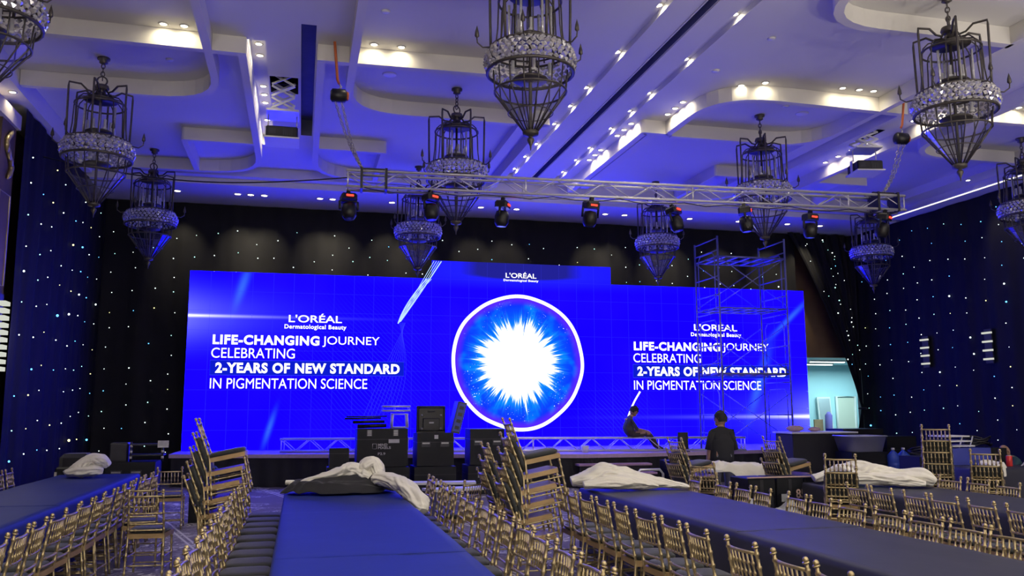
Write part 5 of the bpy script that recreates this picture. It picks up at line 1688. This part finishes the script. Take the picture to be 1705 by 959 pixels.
# ================================================================== RIGHT-HAND CLUTTER
wbx = thing('wrapped_pallet', 'plastic-wrapped black boxes with pinkish top edge beyond the right tables', 'boxes', (6.42, 10.72, 0))
for k in range(3):
    bx_ = part('box', B().bbox(-0.62 + k * 0.42, -0.25, 0.0, -0.22 + k * 0.42, 0.25, 0.83, 0.01), 'case', wbx)
    part('strap_tape', B().box(-0.45 + k * 0.42, -0.255, 0.02, -0.40 + k * 0.42, -0.2505, 0.81), 'case_edge', bx_)
part('edge_board', B().tube([(-0.64, -0.262, 0.842), (0.66, -0.262, 0.842)], 0.013, 4), 'pink_tape', wbx)
text_box('printed_text', '85', wbx, 0.08, 0.22, 0.56, 0.68, -0.2565, 'pink_tape', 0.02)
part('sticker', B().box(-0.14, -0.258, 0.52, -0.04, -0.2555, 0.62), 'print', wbx)
part('wrap_fold', B().grid(18, 10, lambda a, c: (-0.63 + 0.75 * a, -0.275 - 0.02 * mnoise.noise((a * 9, c * 7, 2)), 0.62 * (1 - c) + 0.01)), 'wrap', wbx)
heap('plastic_sheet', 'crumpled clear plastic sheet lying before the wrapped boxes', 6.15, 10.1, 0.0, 0.40, 0.30, [(0, 0, 0.28, 0.2, 0.42), (-0.2, 0.1, 0.2, 0.2, 0.25)], 21, 'clear', cat='plastic sheet', fold_amp=0.10)
heap('plastic_sheet', 'clear plastic sheet bunched beside the loose chair stack', 5.75, 10.35, 0.0, 0.34, 0.30, [(0, 0, 0.2, 0.2, 0.5)], 23, 'clear', cat='plastic sheet', fold_amp=0.08)
tb = thing('trolley_table', 'white-topped trolley table behind the wrapped boxes', 'table', (6.75, 12.35, 0))
part('top', B().box(-0.65, -0.3, 0.80, 0.65, 0.3, 0.83), 'white', tb)
for x in (-0.6, 0.6):
    for y in (-0.25, 0.25):
        part('leg', B().tube([(x, y, 0), (x, y, 0.799)], 0.02, 8), 'alu', tb)
part('lower_rail', B().tube([(-0.6, -0.25, 0.35), (0.6, -0.25, 0.35)], 0.016, 6), 'alu', tb)
heap('cream_cloth', 'cream cloth spread over the trolley table right of the standing man', 6.72, 12.3, 0.835, 0.66, 0.36, [(-0.35, 0, 0.35, 0.3, 0.07)], 31, 'white_cloth', lambda x, y: -min(0.3, max(0.0, 12.06 - y) * 1.5 + max(0.0, x - 7.1) * 0.6), 0.03)
ct = thing('hand_trolley', 'silver hand trolley frame beside the left of the standing man', 'trolley', (4.95, 11.75, 0))
part('frame', B().tube([(-0.2, 0, 0.1), (-0.2, 0, 0.82), (-0.15, 0, 0.88), (0.15, 0, 0.88), (0.2, 0, 0.82), (0.2, 0, 0.1)], 0.018, 8), 'alu', ct)
for z in (0.3, 0.55):
    part('cross_bar', B().tube([(-0.2, 0, z), (0.2, 0, z)], 0.014, 6), 'alu', ct)
part('toe_plate', B().box(-0.22, -0.25, 0.06, 0.22, 0.0, 0.08), 'alu', ct)
for x in (-0.24, 0.24):
    part('wheel', B().tube([(x - 0.02, 0.06, 0.1), (x + 0.02, 0.06, 0.1)], 0.1, 14), 'black_plastic', ct)
# black counter, crate, jugs and cables by the opening
co = thing('black_counter', 'black draped counter with pale top right of the stage', 'counter', (11.75, 18.0, 0))
part('drape', B().bbox(-0.82, -0.38, 0, 0.82, 0.38, 1.18, 0.02), 'black_cloth', co)
part('top', B().box(-0.86, -0.42, 1.181, 0.86, 0.42, 1.215), 'white', co)
for k, (x, s) in enumerate(((-0.55, 0.17), (-0.05, 0.12))):
    t = part('soft_bag', B().ball((0, 0, s * 0.45), s * 1.3, s, s * 0.45, 12, 6), 'pink_tape', None, (11.75 + x, 17.95, 1.216))
    tag(t, 'pinkish soft bag lying on the black counter, the %s one' % ('left' if k == 0 else 'right'), 'bag', 'bags on the black counter')
fcase('long black case behind the crate near the opening', 12.65, 13.75, 18.2, 18.9, 0.0, 1.26)
fcase('black case stacked by the opening', 13.3, 14.1, 17.5, 18.0, 0.0, 1.1)
fcase('black case carrying the clear crate', 11.72, 12.62, 16.6, 17.2, 0.0, 0.80)
crt = thing('plastic_crate', 'clear plastic crate on a black case right of the counter', 'crate', (12.15, 16.9, 0.802))
part('tub', B().lathe([(0.40, 0.0), (0.48, 0.33), (0.50, 0.33), (0.50, 0.35), (0.46, 0.35), (0.385, 0.02)], 4, a0=R(45)), 'clear', crt, mat=Matrix.Scale(1.25, 4, (1, 0, 0)))
part('rim', B().tube([(x, y, 0.34) for x, y in ((-0.44, -0.35), (0.44, -0.35), (0.44, 0.35), (-0.44, 0.35))], 0.016, 6, closed=True), 'clear', crt)
JUG = [('bottle_body', B().lathe([(0.0, 0), (0.12, 0.0), (0.135, 0.02), (0.135, 0.10), (0.125, 0.12), (0.135, 0.14), (0.135, 0.28), (0.05, 0.36), (0.03, 0.38), (0.03, 0.41), (0.0, 0.41)], 14).mesh('bottle_body', 'blue_plastic'), I4, None, None),
       ('cap', B().lathe([(0.0, 0.395), (0.036, 0.395), (0.036, 0.44), (0.0, 0.44)], 10).mesh('cap', 'white'), I4, None, None)]
for k, (x, y, z, lb) in enumerate(((12.72, 16.55, 0.0, 'on the floor at the left'), (13.02, 16.6, 0.0, 'on the floor at the right'), (12.72, 16.55, 0.445, 'standing on another jug at the left'), (13.02, 16.6, 0.445, 'standing on another jug at the right'))):
    spawn('water_jug', JUG, 'blue water jug right of the crate, ' + lb, 'water jug', TM(x, y, z), 'blue water jugs')
fcase('dark case under the cable coil by the right curtain', 13.25, 13.95, 16.5, 17.0, 0.0, 0.66)
cc = B()
for k in range(7):
    a = 0.30 + 0.03 * math.sin(k * 2.1)
    cc.tube([(a * math.cos(t) * (1.1 if k % 2 else 0.95), 0.6 * a * math.sin(t) + 0.02 * math.sin(k), 0.03 + k * 0.028 + 0.035 * math.sin(t * 2 + k)) for t in [q * math.pi / 10 for q in range(20)]], 0.014, 5, closed=True)
tag(part('cable_coil', cc, 'case_edge', None, (13.6, 16.72, 0.662)), 'coil of dark cable on a case by the right curtain', 'cable', None, 'stuff')
# blue case group at the far right
bc = fcase('tall blue case right of the far right chair stack', 11.08, 11.92, 12.9, 13.5, 0.0, 1.05, col='blue_case', name='equipment_case')
fd_ = thing('folded_table', 'white folded trestle tables lying on the blue case', 'folding table', (11.35, 13.2, 1.052))
for k in range(3):
    part('folded_top', B().box(-0.34 + 0.03 * k, -0.22, 0.02 + k * 0.085, 0.32 - 0.05 * k, 0.22, 0.045 + k * 0.085), 'white', fd_)
for x in (-0.25, 0.0, 0.22):
    part('folded_leg', B().tube([(x, -0.2, 0.0), (x + 0.08, -0.2, 0.20)], 0.012, 6), 'alu', fd_)
cb2 = B()
for k in range(5):
    a = 0.20 + 0.02 * math.sin(k * 1.7)
    cb2.tube([(a * math.cos(t) * 1.3, a * math.sin(t), 0.03 + k * 0.03 + 0.03 * math.sin(t * 3 + k)) for t in [q * math.pi / 8 for q in range(16)]], 0.016, 5, closed=True)
tag(part('cable_coil', cb2, 'black_plastic', None, (12.02, 13.35, 1.06)), 'black cable coil on the dark case beside the blue case', 'cable', None, 'stuff')
fcase('dark case between the blue case and the bowed man', 11.95, 12.35, 13.0, 13.5, 0.0, 1.04)
fcase('black case with pale rails behind the far right chair stack', 9.95, 10.4, 12.3, 12.8, 0.0, 0.95, grips=((0.5, 0.3), (0.5, 0.55), (0.5, 0.8)), name='rail_case')
dt = thing('side_table', 'small covered table before the bowed man at the right edge', 'table', (11.78, 12.35, 0))
part('top', B().box(-0.75, -0.35, 0.72, 0.85, 0.35, 0.75), 'white', dt)
for x in (-0.65, 0.75):
    for y in (-0.28, 0.28):
        part('leg', B().tube([(x, y, 0), (x, y, 0.719)], 0.018, 6), 'steel', dt)
tablecloth('dark cloth on the small table at the right edge', 11.01, 12.65, 11.98, 12.72, 0.758, seed=14, mat='charcoal')
heap('grey_cloth', 'pale grey cloth slipping off the small table at the right edge', 11.22, 12.15, 0.775, 0.20, 0.24, [(0, 0.1, 0.15, 0.15, 0.05)], 41, 'white_cloth', lambda x, y: -min(0.45, max(0.0, 11.98 - y) * 2.2 + max(0.0, 11.02 - x) * 2.0), 0.04)
heap('cream_cloth', 'cream cloth heap on the small table at the extreme right edge', 12.2, 12.2, 0.775, 0.28, 0.20, [(0, 0, 0.2, 0.2, 0.04)], 43, fold_amp=0.025)
sc_ = thing('drink_can', 'red and silver drink can on the small table at the right', 'drink can', (11.70, 12.28, 0.770))
part('can_body', B().lathe([(0.0, 0), (0.042, 0.0), (0.05, 0.012), (0.05, 0.16), (0.042, 0.175), (0.0, 0.175)], 14), 'red', sc_)
part('can_lid', B().lathe([(0.0, 0.176), (0.04, 0.176), (0.042, 0.184), (0.0, 0.182)], 14), 'alu', sc_)
sb_ = thing('water_bottle', 'small water bottle with red cap on the far end of the central table', 'bottle', (0.42, 11.9, 0.0))
bt = thing('side_stand', 'small black stand beyond the central table', 'stand', (0.42, 11.9, 0))
part('stand_top', B().box(-0.15, -0.15, 0.70, 0.15, 0.15, 0.72), 'black_plastic', bt)
part('stand_post', B().tube([(0, 0, 0.02), (0, 0, 0.70)], 0.03, 8), 'black_plastic', bt)
part('stand_foot', B().lathe([(0.0, 0), (0.16, 0.0), (0.15, 0.02), (0.0, 0.03)], 12), 'black_plastic', bt)
sb_.location = (0.42, 11.9, 0.721)
part('bottle_body', B().lathe([(0.0, 0), (0.033, 0.0), (0.033, 0.13), (0.014, 0.17), (0.014, 0.19), (0.0, 0.19)], 12), 'clear', sb_)
part('cap', B().lathe([(0.0, 0.19), (0.016, 0.19), (0.016, 0.21), (0.0, 0.21)], 10), 'red', sb_)
# low white benches between the aisle chairs and the cases
for k, (x, y, rz, lb) in enumerate(((2.35, 15.4, -8, 'nearer the flight cases'), (2.75, 14.2, 12, 'nearer the chairs'))):
    t = thing('low_bench', 'low white bench on the floor before the flight cases, ' + lb, 'bench', (x, y, 0), R(rz), 'low white benches')
    part('bench_top', B().box(-0.75, -0.18, 0.44, 0.75, 0.18, 0.48), 'white', t)
    for sx in (-0.6, 0.6):
        part('leg', B().box(sx - 0.02, -0.15, 0, sx + 0.02, 0.15, 0.439), 'steel', t)
bb = thing('blue_bag', 'blue bag hanging over a dark stand at the end of the left aisle', 'bag', (-1.45, 14.7, 0))
part('stand', B().box(-0.2, -0.14, 0, 0.2, 0.14, 0.5), 'case', bb)
part('bag', B().bbox(-0.22, -0.16, 0.501, 0.22, 0.16, 0.86, 0.06), 'teal_shirt', bb)
tag(part('white_board', B().box(-2.35, 15.3, 0.72, -0.9, 15.7, 0.75), 'white', None), 'narrow white table top beyond the left aisle chairs', 'table top') if False else None
cbl = B().tube([(-0.9 + 0.25 * k, 13.2 + 0.5 * math.sin(k * 1.2), 0.012) for k in range(8)], 0.012, 5)
tag(part('floor_cable', cbl, 'black_plastic', None), 'black cable lying on the carpet left of the central table', 'cable')

# ================================================================== FIXTURES OF THE HOUSE LAMPS AND OF THE ADDED FILL LAMPS
for k, (hx, hy) in enumerate(HOUSE):
    spawn('recessed_downlight', DLSPEC, 'house downlight in the ceiling over the camera, %s from the rear left corner' % ORD[k], 'ceiling light', TM(hx, hy, HI - 0.001), 'house downlights out of the picture')
for k, hx in enumerate((-3.5, 0.5, 4.5, 8.5, 12.5, 15.5)):  # bodies for the added fill spots at the rear wall
    spawn('recessed_downlight', DLSPEC, 'added unseen wall-washer before the rear wall, %s from the left' % ORD[k], 'ceiling light', TM(hx, -6.0, HI - 0.001), 'wall-washers added as fill light')
ADDED_UPL = [('lamp_can', B().lathe([(0.0, -0.30), (0.09, -0.30), (0.13, -0.06), (0.13, -0.02), (0.11, -0.02), (0.0, -0.10)], 14).mesh('lamp_can', 'black_plastic'), I4, None, None),
       ('lens', B().lathe([(0.0, -0.085), (0.10, -0.045)], 14, cap=False).mesh('lens', 'lit'), I4, None, None)]
for k, (hx, hy) in enumerate(((-4.6, 0.5), (6.5, -0.5), (11.0, 0.5), (15.8, 2.5), (-4.6, -4.0), (3.0, -5.0))):  # cans for the added floor fill lamps
    spawn('added_floor_uplighter', ADDED_UPL, 'added unseen floor uplighter ' + ('left of the camera by the wall', 'right of the camera, the nearest', 'right of the camera, the middle one', 'far right of the camera by the wall', 'behind the camera by the left wall', 'behind the camera before the rear wall')[k], 'floor lamp', TM(hx, hy, 0.301), 'unseen floor uplighters added as ceiling fill')
for k, hx in enumerate((-4.0, 0.0, 4.0, 8.0, 12.0, 16.0)):  # cans for the added fill lamps on the rear wall
    spawn('added_wall_uplighter', ADDED_UPL + [('bracket', B().box(-0.03, -0.60, -0.25, 0.03, -0.10, -0.20).mesh('bracket', 'black_plastic'), I4, None, None)], 'added unseen uplighter on the rear wall, %s from the left' % ORD[k], 'wall lamp', TM(hx, -7.4, 3.15), 'unseen wall uplighters added as ceiling fill')
